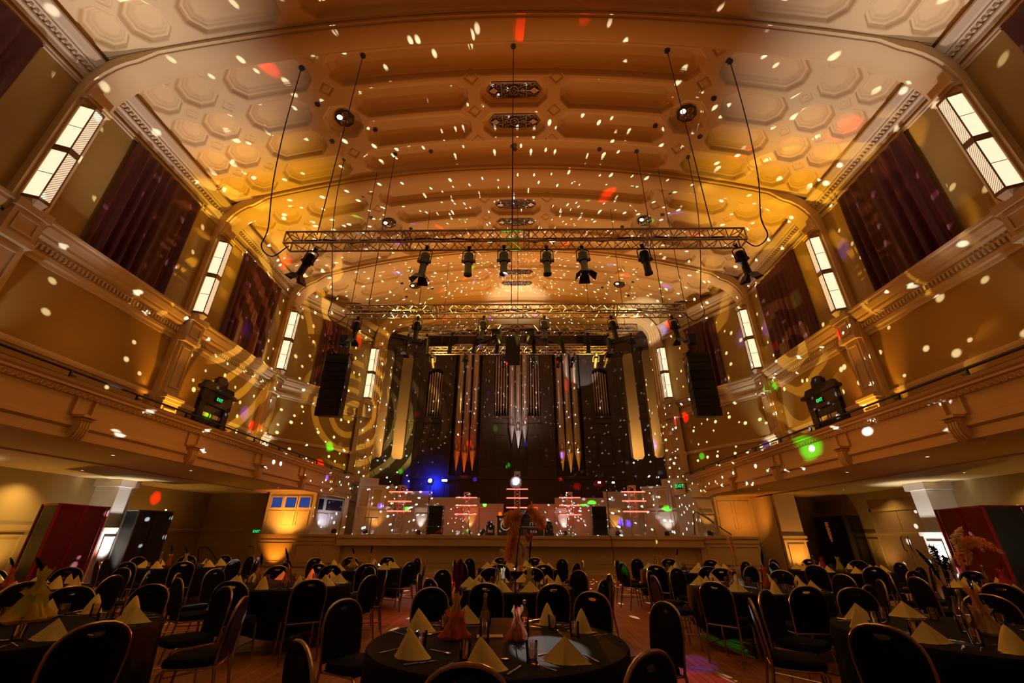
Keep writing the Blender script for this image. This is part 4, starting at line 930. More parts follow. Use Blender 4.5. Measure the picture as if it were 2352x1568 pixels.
# organ pipe uplights
lamp('SPOT', (-3.2, 25.2, 3.5), 1100, (1, .16, .01), .05, (-3.2, 25.85, 6.5), 50, .9, 'organ_uplight')
lamp('SPOT', (3.2, 25.2, 3.6), 800, (1, .42, .04), .05, (3.2, 25.85, 6.8), 50, .9, 'organ_uplight')
lamp('SPOT', (.06, 25.2, 5.2), 1300, (.9, .9, 1), .04, (.06, 25.8, 7.6), 34, .9, 'organ_uplight')
lamp('SPOT', (4.6, 19.4, 10.4), 1500, (1, .9, .8), .03, (4.2, 26, 11.6), 22, .15, 'organ_spot')
lamp('SPOT', (0, 19.2, 9.2), 420, (1, .55, .35), .1, (0, 26, 10.2), 70, .9, 'organ_wash')
for s in (-1, 1):
    lamp('SPOT', (s*7.9, 26.9, 1.7), 1700, (1, .55, .12), .1, (s*7.9, 27.9, 9), 80, 1, 'screen_uplight'); lamp('SPOT', (s*7.2, 26.6, 5.0), 500, (1, .6, .2), .1, (s*8.3, 27.6, 11), 110, 1, 'screen_uplight')
# back of stage blue source
t = thing('blue_beam_lamp', 'dazzling blue-white beam lamp on a thin stand before the organ', 'light', (-4.2, 21.6, 0)); bz = pxX(989, 1104, 21.6)[1]; t.location.x = pxX(989, 1104, 21.6)[0]
m2 = MB(); m2.tube([(0, 0, 1.45), (0, 0, bz-.2)], .018, 6); m2.tube([(-.3, -.1, 1.46), (0, 0, 1.8), (.3, -.1, 1.46)], .012, 5); m2.build('stand', M['blackm'], t)
m2 = MB(); m2.cbox((0, 0, bz-.05), (.26, .2, .3), .03); m2.build('housing', M['black'], t)
m2 = MB(); m2.M = Matrix.Translation((0, -.115, bz)) @ Matrix.Rotation(PI/2, 4, 'X'); m2.lathe([(0, 0), (.09, .004), (.09, -.01)], 14, cap=False); m2.build('lens', M['bbulb'], t)
gx, gz = pxX(989, 1104, 26); lamp('SPOT', (gx, 24.4, gz), 500, (.01, .03, 1), .1, (gx, 26, gz+.05), 105, 1, 'blue_glow')  # added spot behind the lamp throws its blue halo on the organ base

# red led totems
def totem(x, y, zt, label, ztubes, n_=0):
    t = thing('led_totem', label, 'light totem', (x, y, 1.45), group='red led truss totems'); a = .30 if n_ == 0 else .27; h = a/2; H_ = zt-1.45
    for sx in (-1, 1):
        for sy in (-1, 1): m2 = MB(); m2.tube([(sx*h, sy*h, .03), (sx*h, sy*h, H_)], .022, 8); m2.build('chord', M['alu'], t, True)
    m2 = MB(); n = max(3, round(H_/(a*1.25))); st = H_/n
    cs = [(-h, -h), (h, -h), (h, h), (-h, h)]
    for i in range(n):
        for f in range(4):
            c0, c1 = cs[f], cs[(f+1) % 4]; z = i*st; m2.tube([(*c0, z), (*c1, z+st/2)], .010, 4, False); m2.tube([(*c1, z+st/2), (*c0, z+st)], .010, 4, False)
    for z in (.04, H_): m2.tube([(*c, z) for c in cs], .018, 5, closed=True)
    m2.build('lacing', M['alu'], t)
    m2 = MB(); m2.box(-.22, .22, -.22, .22, 0, .02); m2.build('base_plate', M['alu'], t)
    for z in ztubes:
        m2 = MB(); m2.tube([(-.54, -h-.06, z-1.45), (.54, -h-.06, z-1.45)], .030, 8); m2.build('led_tube', M['redtube'], t, True)
        lamp('AREA', (x, y-.02, z), 1.8, (1, .012, .006), 1.0, (x, y+2, z), name='tube_glow', sy=.06)
def tz(px, py, Yp): return pxX(px, py, Yp)
for (px, Yp, pt, tubes, w_) in ((925, 20.3, 1116, (1130, 1152, 1174), 'red-tube totem by the booth-side wing screen'), (1450, 20.3, 1116, (1130, 1151, 1175), 'red-tube totem by the stair-side wing screen'),
        (1073, 22.6, 1131, (1143, 1161, 1181), 'red-tube totem between the left speaker stack and the decks'), (1307, 22.6, 1131, (1143, 1161, 1182), 'red-tube totem between the decks and the right speaker stack'),
        (1188, 22.35, 1084, (1124, 1144, 1166), 'central red-tube totem directly behind the mirror ball')):
    x, zt = tz(px, pt, Yp); totem(x, Yp, zt, w_, [tz(px, q, Yp)[1] for q in tubes], 0 if Yp < 21 else 1)
# mirror ball
bx, bz = pxX(1185, 1107, 21.0); t = thing('mirror_ball', 'silver mirror ball hanging before the central totem', 'mirror ball', (bx, 21.0, bz))
m2 = MB(); R_ = .30; nr = 22
for i in range(nr):
    t0, t1 = PI*i/nr, PI*(i+1)/nr; nc = max(4, int(2*nr*math.sin((t0+t1)/2)))
    for j in range(nc):
        a0, a1 = 2*PI*j/nc, 2*PI*(j+1)/nc
        c = Vector((math.sin((t0+t1)/2)*math.cos((a0+a1)/2), math.sin((t0+t1)/2)*math.sin((a0+a1)/2), math.cos((t0+t1)/2)))
        q = []
        for (tt, aa) in ((t0, a0), (t1, a0), (t1, a1), (t0, a1)):
            v = Vector((math.sin(tt)*math.cos(aa), math.sin(tt)*math.sin(aa), math.cos(tt))); v = v-c*(v.dot(c)-1); v = c+(v-c)*.93; q.append(v*R_)
        m2.add(q, [(0, 1, 2, 3)])
m2.build('mirror_tiles', M['mirror'], t); m2 = MB(); m2.lathe([(R_*.985*math.sin(PI*i/16), -R_*.985*math.cos(PI*i/16)) for i in range(17)], 24, cap=False); m2.build('core', M['steelgrey'], t, True)
m2 = MB(); m2.tube([(0, 0, R_), (0, 0, R_+.12)], .03, 8); m2.build('hanger', M['blackm'], t)
m2 = MB(); m2.tube([(0, 0, R_+.1), (0, .5, R_+.35), (0, .9, R_+.3)], .015, 5); m2.build('arm', M['blackm'], t)
lamp('SPOT', (bx+.6, 18.0, 1.8), 330, WHT, .05, (bx, 21, bz), 12, .3, 'ball_spot')
# speaker stacks on stage
for px, w_ in ((1001, 'black speaker stack on the stage between the booth-side totems'), (1376, 'black four-box speaker stack on the stage beside the amber door')):
    x, _z = pxX(px, 1200, 20.5); t = thing('speaker_stack', w_, 'speaker', (x, 20.5, 1.45), group='stage speaker stacks')
    for k in range(4):
        m2 = MB(); m2.box(-.32, .32, -.25, .25, .07+k*.29, .07+k*.29+.28, .012); e = m2.build('cabinet', M['black'], t)
        m3 = MB(); m3.box(-.29, .29, -.262, -.25, .09+k*.29, .09+k*.29+.24); m3.build('grille', M['blackmesh'], e)
    m2 = MB(); m2.box(-.36, .36, -.3, .3, .035, .07); m2.build('dolly', M['blackm'], t)
    for a in (-1, 1):
        for b in (-1, 1): m3 = MB(); m3.M = Matrix.Translation((a*.3, b*.24, .025)) @ Matrix.Rotation(PI/2, 4, 'Y'); m3.lathe([(.025, -.012), (.025, .012)], 10); m3.build('wheel', M['black'], t)
# dj booth with logo, decks, lamps
x0, _ = pxX(1195, 1200, 20.0); t = thing('dj_booth', 'black-fronted dj booth with a circular logo at the stage centre', 'dj booth', (x0, 20.0, 1.45))
m2 = MB(); m2.box(-1.02, 1.02, 0, .7, 0, .74, .02); m2.box(-1.06, 1.06, -.03, .73, .74, .79); m2.build('facade', M['black'], t)
m2 = MB(); m2.tube([(-.65+.2*math.cos(a), -.02, .42+.2*math.sin(a)) for a in np.linspace(.9, 6.6, 26)], .028, 6); m2.extrude([(-.50, .50), (-.36, .52), (-.40, .66)], -.04, -.01, 'y')
for a, b in ((-.92, .14), (-.92, .62), (-.46, .14)): m2.extrude([(a, b), (a+.1, b), (a, b+.1)], -.03, -.01, 'y')
m2.box(-.18, .78, -.02, -.005, .345, .355); m2.build('logo', M['decal'], t)
for txt, x, z, sz in (('O', -.28, .46, .20), ('ITY', .58, .46, .20), ('nts', .58, .17, .20)):
    q = text_obj(txt, sz, M['decal'], 1.25); q.parent = t; q.location = (x, -.015, z); q.rotation_euler = (PI/2, 0, 0)
for x in (-.5, .5):
    m2 = MB(); m2.box(x-.2, x+.2, .15, .55, .79, .86, .01); m2.lathe([(.15, .86), (.15, .875)], 16, (x, .35, 0)); m2.build('turntable', M['blackm'], t)
m2 = MB(); m2.box(-.2, .2, .2, .5, .79, .895, .01); m2.build('mixer', M['blackm'], t)
t2 = thing('laptop', 'dark open laptop on the dj booth', 'laptop', (x0+.1, 20.35, 2.352)); m2 = MB(); m2.box(-.17, .17, -.1, .12, 0, .02); m2.build('base', M['black'], t2); m2 = MB(); m2.M = Matrix.Rotation(-.3, 4, 'X'); m2.box(-.17, .17, .1, .115, 0, .22); m2.build('screen', M['blackm'], t2)
def moving_head(loc, rz, tilt, label):
    t = thing('moving_head_light', label, 'light', loc, rz, 'moving heads on the stage floor')
    m2 = MB(); m2.box(-.17, .17, -.15, .15, 0, .11, .02); m2.build('base', M['black'], t); m2 = MB(); m2.box(-.18, -.13, -.06, .06, .1, .42, .01); m2.box(.13, .18, -.06, .06, .1, .42, .01); m2.build('yoke', M['black'], t)
    m2 = MB(); m2.M = Matrix.Translation((0, 0, .38)) @ Matrix.Rotation(tilt, 4, 'X'); m2.lathe([(0, -.16), (.09, -.15), (.12, -.03), (.105, .12), (.12, .17), (.0, .165)], 14); m2.build('head', M['black'], t, True)
for px, yy, a, w_ in ((1126, 20.2, .4, 'black moving head on the floor at the booth-side end of the decks'), (1261, 20.2, -.4, 'black moving head on the floor at the stair-side end of the decks')): moving_head((pxX(px, 1215, yy)[0], yy, 1.45), a, -.5, w_)
for px, w_ in ((1109, 'tilted black floor can beyond the booth-side moving head'), (1264, 'tilted black floor can beyond the stair-side moving head')):
    t = thing('floor_par_can', w_, 'light', (pxX(px, 1220, 20.1)[0], 20.1, 1.45), group='tilted floor cans'); m2 = MB(); m2.M = Matrix.Translation((0, 0, .14)) @ Matrix.Rotation(.8 if px < 1180 else -.8, 4, 'Y'); m2.lathe([(0, -.14), (.07, -.13), (.09, .12), (0, .1)], 12); m2.build('body', M['black'], t, True); m2 = MB(); m2.tube([(-.1, 0, .14), (-.12, 0, .0), (.12, 0, .0), (.1, 0, .14)], .012, 5); m2.build('bracket', M['blackm'], t)
# cocktail table
x, z = pxX(853, 1187, 20.3); t = thing('cocktail_table', 'tall slim round-topped table on the stage by the amber wing screen', 'table', (x, 20.3, 1.45)); h = z-1.45
m2 = MB(); m2.lathe([(.30, h-.03), (.31, h-.015), (.30, h)], 24); m2.build('tabletop', M['tan'], t, True); m2 = MB(); m2.tube([(0, 0, .03), (0, 0, h-.03)], .02, 8); m2.build('pole', M['chrome'], t); m2 = MB(); m2.lathe([(.22, 0), (.22, .012), (.04, .04)], 20); m2.build('base', M['blackm'], t, True)
# light stand with T bar
x, z = pxX(1392, 1108, 21.3); t = thing('light_stand', 'tall black tripod stand with two small white lamps on a T bar', 'light stand', (x, 21.3, 1.45)); h = z-1.45
m2 = MB(); m2.tube([(0, 0, .3), (0, 0, h)], .02, 6); m2.build('pole', M['blackm'], t)
for a in (0.2, 2.3, 4.4): m2 = MB(); m2.tube([(0, 0, .8), (.55*math.cos(a), .55*math.sin(a), .01)], .014, 5); m2.tube([(0, 0, .35), (.28*math.cos(a), .28*math.sin(a), .38)], .01, 4); m2.build('leg', M['blackm'], t)
m2 = MB(); m2.tube([(-.55, 0, h-.05), (.55, 0, h-.05)], .018, 6); m2.build('cross_bar', M['blackm'], t)
for dx in (-.34, .34):
    m2 = MB(); m2.cbox((dx, 0, h), (.16, .1, .12), .02); e = m2.build('lamp_head', M['black'], t); m2 = MB(); m2.cbox((dx, -.055, h), (.13, .01, .07)); m2.build('lens', M['wbulb'], e)
for dx in (-.42, -.12, .12, .42): m2 = MB(); m2.M = Matrix.Translation((dx, 0, h-.14)) @ Matrix.Rotation(.5, 4, 'X'); m2.lathe([(.04, 0), (.06, -.12)], 8); m2.build('hanging_can', M['black'], t)
# a small white lamp and a red light on the organ base
x, z = pxX(1021, 1103, 25.5); t = thing('console_lamp', 'small bright white lamp beside the blue beam lamp', 'light', (x, 25.5, z)); m2 = MB(); m2.cbox((0, 0, 0), (.3, .08, .12), .03); m2.build('lens', M['wbulb'], t); m2 = MB(); m2.cbox((0, .1, 0), (.34, .1, .16), .02); m2.tube([(0, .12, -.05), (0, .12, 1.45-z)], .02, 5); m2.build('housing', M['black'], t)
# stage cables and slanted stays
for (p0, p1, w_) in (((1013, 1200), (963, 1228), 'slanted dark brace beside the booth-side speaker stack'), ):
    a = pxX(*p0, 20.4); b = pxX(*p1, 20.4); m2 = MB(); m2.tube([(a[0], 20.4, a[1]), (b[0], 20.4, 1.46)], .014, 5); tag(m2.build('brace', M['blackm']), w_, 'brace')
a = pxX(1403, 1225, 18.7); b = pxX(1413, 1292, 18.7); m2 = MB(); m2.tube([(a[0], 18.72, 1.47), (a[0]+.02, 18.70, 1.2), (b[0]-.05, 18.68, .5), (b[0], 18.2, .02), (b[0]+.3, 17.8, .02)], .016, 5); tag(m2.build('floor_cable', M['cable'], None, True), 'black cable hanging down the stage front', 'cable')
# stair handrails
for pts, w_ in (([(1596, 1228, 19.0), (1593, 1180, 19.0), (1597, 1175, 19.0), (1604, 1177, 19.05), (1680, 1228, 19.4)], 'dark bent handrail on the stage beside the gold-lit pilaster'),
        ([(456, 1310, 19.0), (455, 1262, 19.0), (460, 1256, 19.0), (475, 1256, 19.0), (482, 1262, 19.1), (508, 1302, 19.3)], 'dark bent handrail before the passage'),
        ([(571, 1254, 18.6), (580, 1254, 18.6), (583, 1260, 18.6), (583, 1272, 18.6)], 'pale short handrail at the end of the stage platform')):
    m2 = MB(); P_ = []
    for (px, py, yy) in pts: q = pxX(px, py, yy); P_.append((q[0], yy, max(q[1], .02)))
    m2.tube(P_, .022, 6); tag(m2.build('handrail', M['blackm'] if 'dark' in w_ else M['steelgrey'], None, True), w_, 'handrail')
# stays hanging by the organ columns
for px0, py0, px1, py1, w_ in ((838, 1040, 872, 1113, 'booth'), (1528, 1065, 1507, 1112, 'stair')):
    a = pxX(px0, py0, 22.6); b = pxX(px1, py1, 22.6); cable([(a[0], 22.6, a[1]), (b[0], 22.6, b[1])], 'thin slanting stay above the wing screen on the %s side' % w_)
# ------------------------------------------------------------------ under the balconies: lockers, cabinet, doors
def locker(c0, c1, c2, h, label, red=True):
    """c0-c1 narrow black end, c1-c2 the long perforated front"""
    t = thing('mesh_locker', label, 'locker', group='perforated metal lockers')
    c3 = (c0[0]+c2[0]-c1[0], c0[1]+c2[1]-c1[1])
    m2 = MB(); poly = [c0, c1, c2, c3]
    cx, cy = sum(p[0] for p in poly)/4, sum(p[1] for p in poly)/4
    ins = [(cx+(p[0]-cx)*.94, cy+(p[1]-cy)*.94) for p in poly]
    a = sum(ins[i][0]*ins[(i+1) % 4][1]-ins[(i+1) % 4][0]*ins[i][1] for i in range(4))
    m2.extrude(ins if a > 0 else ins[::-1], .06, h-.04, 'z'); m2.build('inner_body', M['black'], t)
    fr = M['red'] if red else M['steelgrey']
    m2 = MB()
    for p in poly: m2.box(p[0]-.025, p[0]+.025, p[1]-.025, p[1]+.025, 0, h)
    for i in range(4):
        for z in (.05, h-.02): m2.tube([(*poly[i], z), (*poly[(i+1) % 4], z)], .022, 4)
    m2.build('frame', fr, t)
    for nm, p, q, mt in (('end_panel', c0, c1, M['blackmesh']),):
        m2 = MB(); m2.add([(*p, .05), (*q, .05), (*q, h-.03), (*p, h-.03)], [(0, 1, 2, 3)]); m2.build(nm, mt, t)
    mid = ((c1[0]+c2[0])/2, (c1[1]+c2[1])/2)
    for p, q in ((c1, mid), (mid, c2)):
        m2 = MB(); m2.add([(*p, .05), (*q, .05), (*q, h-.03), (*p, h-.03)], [(0, 1, 2, 3)]); o = m2.build('door', M['redmesh'] if red else M['blackmesh'], t)
        m3 = MB(); m3.tube([(*p, .05), (*p, h-.03)], .03, 4); m3.tube([(*q, .05), (*q, h-.03)], .03, 4); m3.build('door_edge', fr, o)
locker((-13.5, 12.5), (-12.56, 12.07), (-12.72, 13.75), 2.2, 'tall red perforated locker nearer the tables on the booth side')
locker((-13.6, 15.4), (-13.06, 15.31), (-12.8, 16.5), 2.2, 'darker perforated locker standing past the white column', False)
locker((12.75, 11.38), (11.75, 11.38), (12.3, 13.3), 2.2, 'red perforated locker alone on the double-door side')
# swap: panels lit red
o = thing('door_5', None, None); o['kind'] = 'structure'; Mx = Matrix.Translation((14.6, 17.4, 0)) @ Matrix.Rotation(-PI/2, 4, 'Z')
m2 = MB(); m2.M = Mx; m2.box(-1.3, -1.2, -.08, 0, 0, 2.5); m2.box(1.2, 1.3, -.08, 0, 0, 2.5); m2.box(-1.3, 1.3, -.08, 0, 2.4, 2.5); m2.build('door_frame', M['tan'], o)
for sx in (-1, 1):
    m2 = MB(); m2.M = Mx; m2.box(*sorted((sx*.01, sx*1.2)), -.05, 0, 0, 2.4); e = m2.build('door_leaf', mat('door_paint_%d' % sx, (.40, .27, .18), .5), o)
    m2 = MB(); m2.M = Mx; m2.tube([(sx*.12, -.05, 1.0), (sx*.16, -.11, 1.05), (sx*.16, -.11, 1.45), (sx*.12, -.05, 1.5)], .018, 6); m2.build('door_handle', M['blackm'], e)
t = thing('black_cabinet', 'glossy black two-door cabinet beside the double doors', 'cabinet', (14.1, 20.35, 0)); mb = MB(); mb.box(-.25, .45, -1.0, 1.0, 0, 2.3, .02); mb.build('body', mat('gloss_black', (.008, .008, .01), .15, coat=.5), t)
for a in (-1, 1):
    m2 = MB(); m2.box(-.275, -.25, *sorted((a*.01, a*.98)), .05, 2.26); e = m2.build('door', bpy.data.materials['gloss_black'], t); m2 = MB(); m2.tube([(-.29, a*.08, 1.0), (-.32, a*.08, 1.05), (-.32, a*.08, 1.25), (-.29, a*.08, 1.3)], .012, 5); m2.build('handle', M['chrome'], e)
lamp('SPOT', (-10.8, 12.3, 2.9), 70, (1, .02, .05), .1, (-12.7, 12.9, 1.2), 70, 1, 'locker_wash'); lamp('SPOT', (9.8, 12.0, 2.9), 60, (1, .02, .05), .1, (12.0, 12.3, 1.2), 70, 1, 'locker_wash')
for p0, p1, w_ in (((-4.6, 6.3), (-2.2, 7.6), 'booth side'), ((2.3, 6.3), (4.4, 4.9), 'stair side')):
    m2 = MB(); d = (Vector(p1)-Vector(p0)).normalized(); n2 = Vector((-d.y, d.x))*.03
    m2.add([(p0[0]-n2.x, p0[1]-n2.y, .004), (p1[0]-n2.x, p1[1]-n2.y, .004), (p1[0]+n2.x, p1[1]+n2.y, .004), (p0[0]+n2.x, p0[1]+n2.y, .004), (p0[0]-n2.x, p0[1]-n2.y, .0), (p1[0]-n2.x, p1[1]-n2.y, .0), (p1[0]+n2.x, p1[1]+n2.y, .0), (p0[0]+n2.x, p0[1]+n2.y, .0)], [(0, 1, 2, 3), (0, 4, 5, 1), (2, 6, 7, 3), (1, 5, 6, 2), (3, 7, 4, 0)])
    tag(m2.build('floor_strip', M['alu']), 'pale metal strip let into the floor on the %s' % w_, 'floor strip')
# coloured beams on the floor
lamp('SPOT', (-1.6, 19.8, 2.2), 1800, (1, .07, .01), .02, (-2.3, 9.2, 0), 26, .5, 'floor_beam')
lamp('SPOT', (.6, 19.8, 2.2), 1800, (1, .18, .01), .02, (2.0, 8.0, 0), 24, .5, 'floor_beam')
lamp('SPOT', (2.4, 9.2, 7.4), 2200, (.12, .02, 1), .02, (2.15, 6.6, 0), 8, .3, 'floor_beam')
lamp('SPOT', (2.0, 9.2, 7.4), 1100, (1, .02, .3), .02, (1.95, 5.6, 0), 9, .3, 'floor_beam')
lamp('SPOT', (-3.0, 9.2, 7.4), 2200, (1, .07, .02), .02, (-3.7, 8.0, 0), 10, .3, 'floor_beam')
lamp('SPOT', (-2.4, 12.2, 7.8), 700, (1, .02, .35), .02, (-2.35, 9.2, 0), 7, .4, 'floor_beam')
lamp('SPOT', (-.2, 12.2, 7.8), 7000, (1, .92, .85), .02, (.38, 3.5, .74), 2.8, .2, 'table_beam')
# ------------------------------------------------------------------ chairs
def make_chair():
    t = thing('banquet_chair', 'x', 'chair')
    m2 = MB(); prof = []
    n = 24; outs = []
    for zz, k in ((.425, .96), (.435, 1.0), (.465, 1.0), (.485, .93), (.492, .75)):
        outs.append([(k*.215*math.copysign(abs(math.cos(a))**.45, math.cos(a)), .02+k*.215*math.copysign(abs(math.sin(a))**.45, math.sin(a)), zz) for a in np.linspace(0, 2*PI, n+1)[:-1]])
    vs = [p for r in outs for p in r]; fs = [(i*n+j, i*n+(j+1) % n, (i+1)*n+(j+1) % n, (i+1)*n+j) for i in range(4) for j in range(n)]
    fs += [tuple(range(n))[::-1], tuple(4*n+j for j in range(n))]
    m2.add(vs, fs); m2.build('seat', M['fabric'], t, True)
    def by(z): return -.19-.14*(z-.45)
    def outline(grow, n=40):
        pts = []
        for i in range(n):
            a = 2*PI*i/n; dx, dz = math.cos(a), math.sin(a)
            # ray from grip centre (0,.835) to contour
            lo, hi = 0, .6
            for _ in range(30):
                m = (lo+hi)/2; x, z = abs(dx*m), .835+dz*m; w_ = .212+grow
                if z > .70: ins = (x/w_)**2.3+((z-.70)/(.20+grow))**2.3 < 1
                else: ins = x < w_-.03*(.70-z) and z > .47-grow
                lo, hi = (m, hi) if ins else (lo, m)
            pts.append((dx*lo, .835+dz*lo))
        return pts
    o1 = outline(0); o2 = outline(-.012); hole_ = [(.054*math.cos(2*PI*i/40), .840+.017*math.sin(2*PI*i/40)+.004*math.cos(2*PI*i/40)**2) for i in range(40)]
    m2 = MB(); L0 = [(hole_, .018), (o2, .022), (o1, .010), (o1, -.010), (o2, -.020), (hole_, -.014)]
    vs = [(x, by(z)+d, z) for (ol, d) in L0 for (x, z) in ol]; n = 40
    fs = [(i*n+j, i*n+(j+1) % n, ((i+1) % 6)*n+(j+1) % n, ((i+1) % 6)*n+j) for i in range(6) for j in range(n)]
    m2.add(vs, fs); m2.build('backrest', M['fabric'], t, True)
    m2 = MB(); pts = [(-.205, by(.45)-.005, .42), (-.210, by(.55), .55), (-.219, by(.68), .68)]
    for a in np.linspace(PI, 0, 13)[1:-1]: pts.append((.219*math.copysign(abs(math.cos(a))**.87, math.cos(a)), by(.70+.207*math.sin(a)), .70+.207*abs(math.sin(a))**.87))
    pts += [(.219, by(.68), .68), (.210, by(.55), .55), (.205, by(.45)-.005, .42)]
    m2.tube(pts, .0125, 7); m2.build('back_frame', M['frame'], t, True)
    for s in (-1, 1):
        m2 = MB(); m2.tube([(s*.205, -.195, .43), (s*.207, -.20, .40), (s*.215, -.27, .004)], .0125, 7); m2.build('leg', M['frame'], t, True)
        m2 = MB(); m2.tube([(s*.19, .10, .425), (s*.2, .17, .418), (s*.205, .205, .39), (s*.212, .25, .004)], .0125, 7); m2.build('leg', M['frame'], t, True)
    m2 = MB(); m2.tube([(-.195, -.19, .415), (-.195, .15, .415), (.195, .15, .415), (.195, -.19, .415)], .010, 6, closed=True)
    for s in (-1, 1): m2.tube([(s*.21, -.235, .20), (s*.209, .228, .20)], .007, 5)
    m2.build('seat_frame', M['frame'], t); return t
CH = make_chair()
HRS = ['twelve', 'one', 'two', 'three', 'four', 'five', 'six', 'seven', 'eight', 'nine', 'ten', 'eleven']
def hr(deg): return HRS[int(round((deg % 360)/30)) % 12]
# ------------------------------------------------------------------ tables and settings
def make_table(R):
    t = thing('round_table', 'x', 'table'); m2 = MB(); m2.lathe([(R-.03, .70), (R-.02, .725), (R-.03, .735)], 40); m2.build('tabletop', M['tan'], t)
    for a in range(4): m2 = MB(); c, s_ = math.cos(a*PI/2+.5), math.sin(a*PI/2+.5); m2.tube([(c*.45, s_*.45, .70), (c*.6, s_*.6, .0)], .016, 6); m2.build('leg', M['blackm'], t)
    return t
def make_cloth(R, seed):
    r = random.Random(seed); n = 120; k = r.choice((17, 19, 21)); ph = r.uniform(0, 6); m2 = MB(); vs = [(0, 0, .742)]; rings = [(R*.5, .742), (R*.97, .742), (R+.002, .738), (R+.012, .725)]
    fs = []
    for rr, z in rings: vs += [(rr*math.cos(2*PI*i/n), rr*math.sin(2*PI*i/n), z) for i in range(n)]
    zb = .16
    for q in (.15, .35, .6, .85, 1.0):
        for i in range(n):
            a = 2*PI*i/n; f = math.sin(k*a+ph+.6*math.sin(3*a)); rr = R+.012+.012*q+.02*q*f; sq = .10*abs(math.sin(2*a+ph)); vs.append((rr*math.cos(a), rr*math.sin(a), .725-(.725-zb-sq)*q))
    fs += [(0, 1+i, 1+(i+1) % n) for i in range(n)]
    for j in range(8): fs += [(1+j*n+i, 1+(j+1)*n+i, 1+(j+1)*n+(i+1) % n, 1+j*n+(i+1) % n) for i in range(n)]
    m2.add(vs, fs); o = m2.build('tablecloth', M['cloth'], None, True); return o
def napkin_mesh(kind):
    m2 = MB(); vs = []; fs = []; nu, nv = 36, 8
    for j in range(nv+1):
        v = j/nv
        for i in range(nu):
            a = 2*PI*i/nu; c, s_ = math.cos(a), math.sin(a)
            if kind == 0: rr = 1/((abs(c)/.165)**1.05+(abs(s_)/.085)**1.05)**(1/1.05); ax, ay, H = 0, .005, .135
            elif kind == 1: rr = 1/((abs(c)/.135)**1.6+(abs(s_)/.095)**1.6)**(1/1.6)*(1+.15*c); ax, ay, H = -.02, .0, .155
            else: rr = 1/((abs(c)/.080)**2+(abs(s_)/.095)**2)**.5; ax, ay, H = 0, .01, .165
            w_ = (1-v)**(1 if kind == 0 else (.9 if kind == 1 else .75))
            if s_ < 0: rr *= 1-.16*math.exp(-((c-.12)/.10)**2)*(1-v*.5)      # the slit between the two folds
            vs.append((rr*c*w_+ax*(1-w_), rr*s_*w_+ay*(1-w_), max(.001, H*v-.008*math.exp(-((abs(c)-.95)/.1)**2)*(1-v))))
    fs = [(j*nu+i, j*nu+(i+1) % nu, (j+1)*nu+(i+1) % nu, (j+1)*nu+i) for j in range(nv) for i in range(nu)]
    fs.append(tuple(range(nu))[::-1]); m2.add(vs, fs)
    m2.add([(-.125, .01, .003), (.125, .01, .003), (.06, -.07, .004), (-.06, -.07, .004), (-.125, .01, .0), (.125, .01, .0), (.06, -.07, .0), (-.06, -.07, .0)], [(0, 3, 2, 1), (0, 4, 7, 3), (3, 7, 6, 2), (2, 6, 5, 1), (4, 5, 6, 7), (0, 1, 5, 4)])
    return m2.mesh('napkin', M['napkin'], True)
NM = [napkin_mesh(k) for k in range(3)]
def make_glass(water=True):
    t = thing('water_tumbler', 'x', 'glass'); m2 = MB(); m2.lathe([(.031, .0), (.034, .002), (.039, .10), (.037, .10), (.032, .014), (0.001, .014)], 18, cap=False); m2.add([(0, 0, .001)], []); m2.build('glass_wall', M['glass'], t, True)
    m2 = MB(); m2.lathe([(.031, .015), (.035, .060)], 16); m2.build('water', M['water'], t, True); return t
GLS = make_glass()
def fork_mesh():
    m2 = MB(); m2.tube([(0, -.09, .004), (0, -.03, .006), (0, .03, .010), (0, .05, .008)], [.005, .0035, .003, .006], 6)
    m2.box(-.011, .011, .045, .062, .006, .009)
    for x in (-.0095, -.003, .0035, .010): m2.box(x-.0015, x+.0015, .06, .10, .006, .009)
    return m2.mesh('fork', M['steel'])
def knife_mesh():
    m2 = MB(); m2.tube([(0, -.11, .005), (0, -.02, .005)], [.0065, .005], 6); m2.extrude([(-.005, -.02), (.009, -.01), (.010, .08), (.002, .11), (-.005, .10)], .003, .0055, 'z'); return m2.mesh('knife', M['steel'])
def spoon_mesh():
    m2 = MB(); m2.tube([(0, -.09, .004), (0, 0, .007), (0, .05, .008)], [.005, .003, .004], 6)
    vs = [(0, .075, .003)]+[(.017*math.cos(a), .075+.026*math.sin(a), .009) for a in np.linspace(0, 2*PI, 15)[:-1]]; m2.add(vs, [(0, 1+i, 1+(i+1) % 14) for i in range(14)]); return m2.mesh('spoon', M['steel'])
FM, KM, SM = fork_mesh(), knife_mesh(), spoon_mesh()
used_first = {}
def copy_thing(proto, name, loc, rz, label, group): return place(proto, USED, loc, rz, label, group)
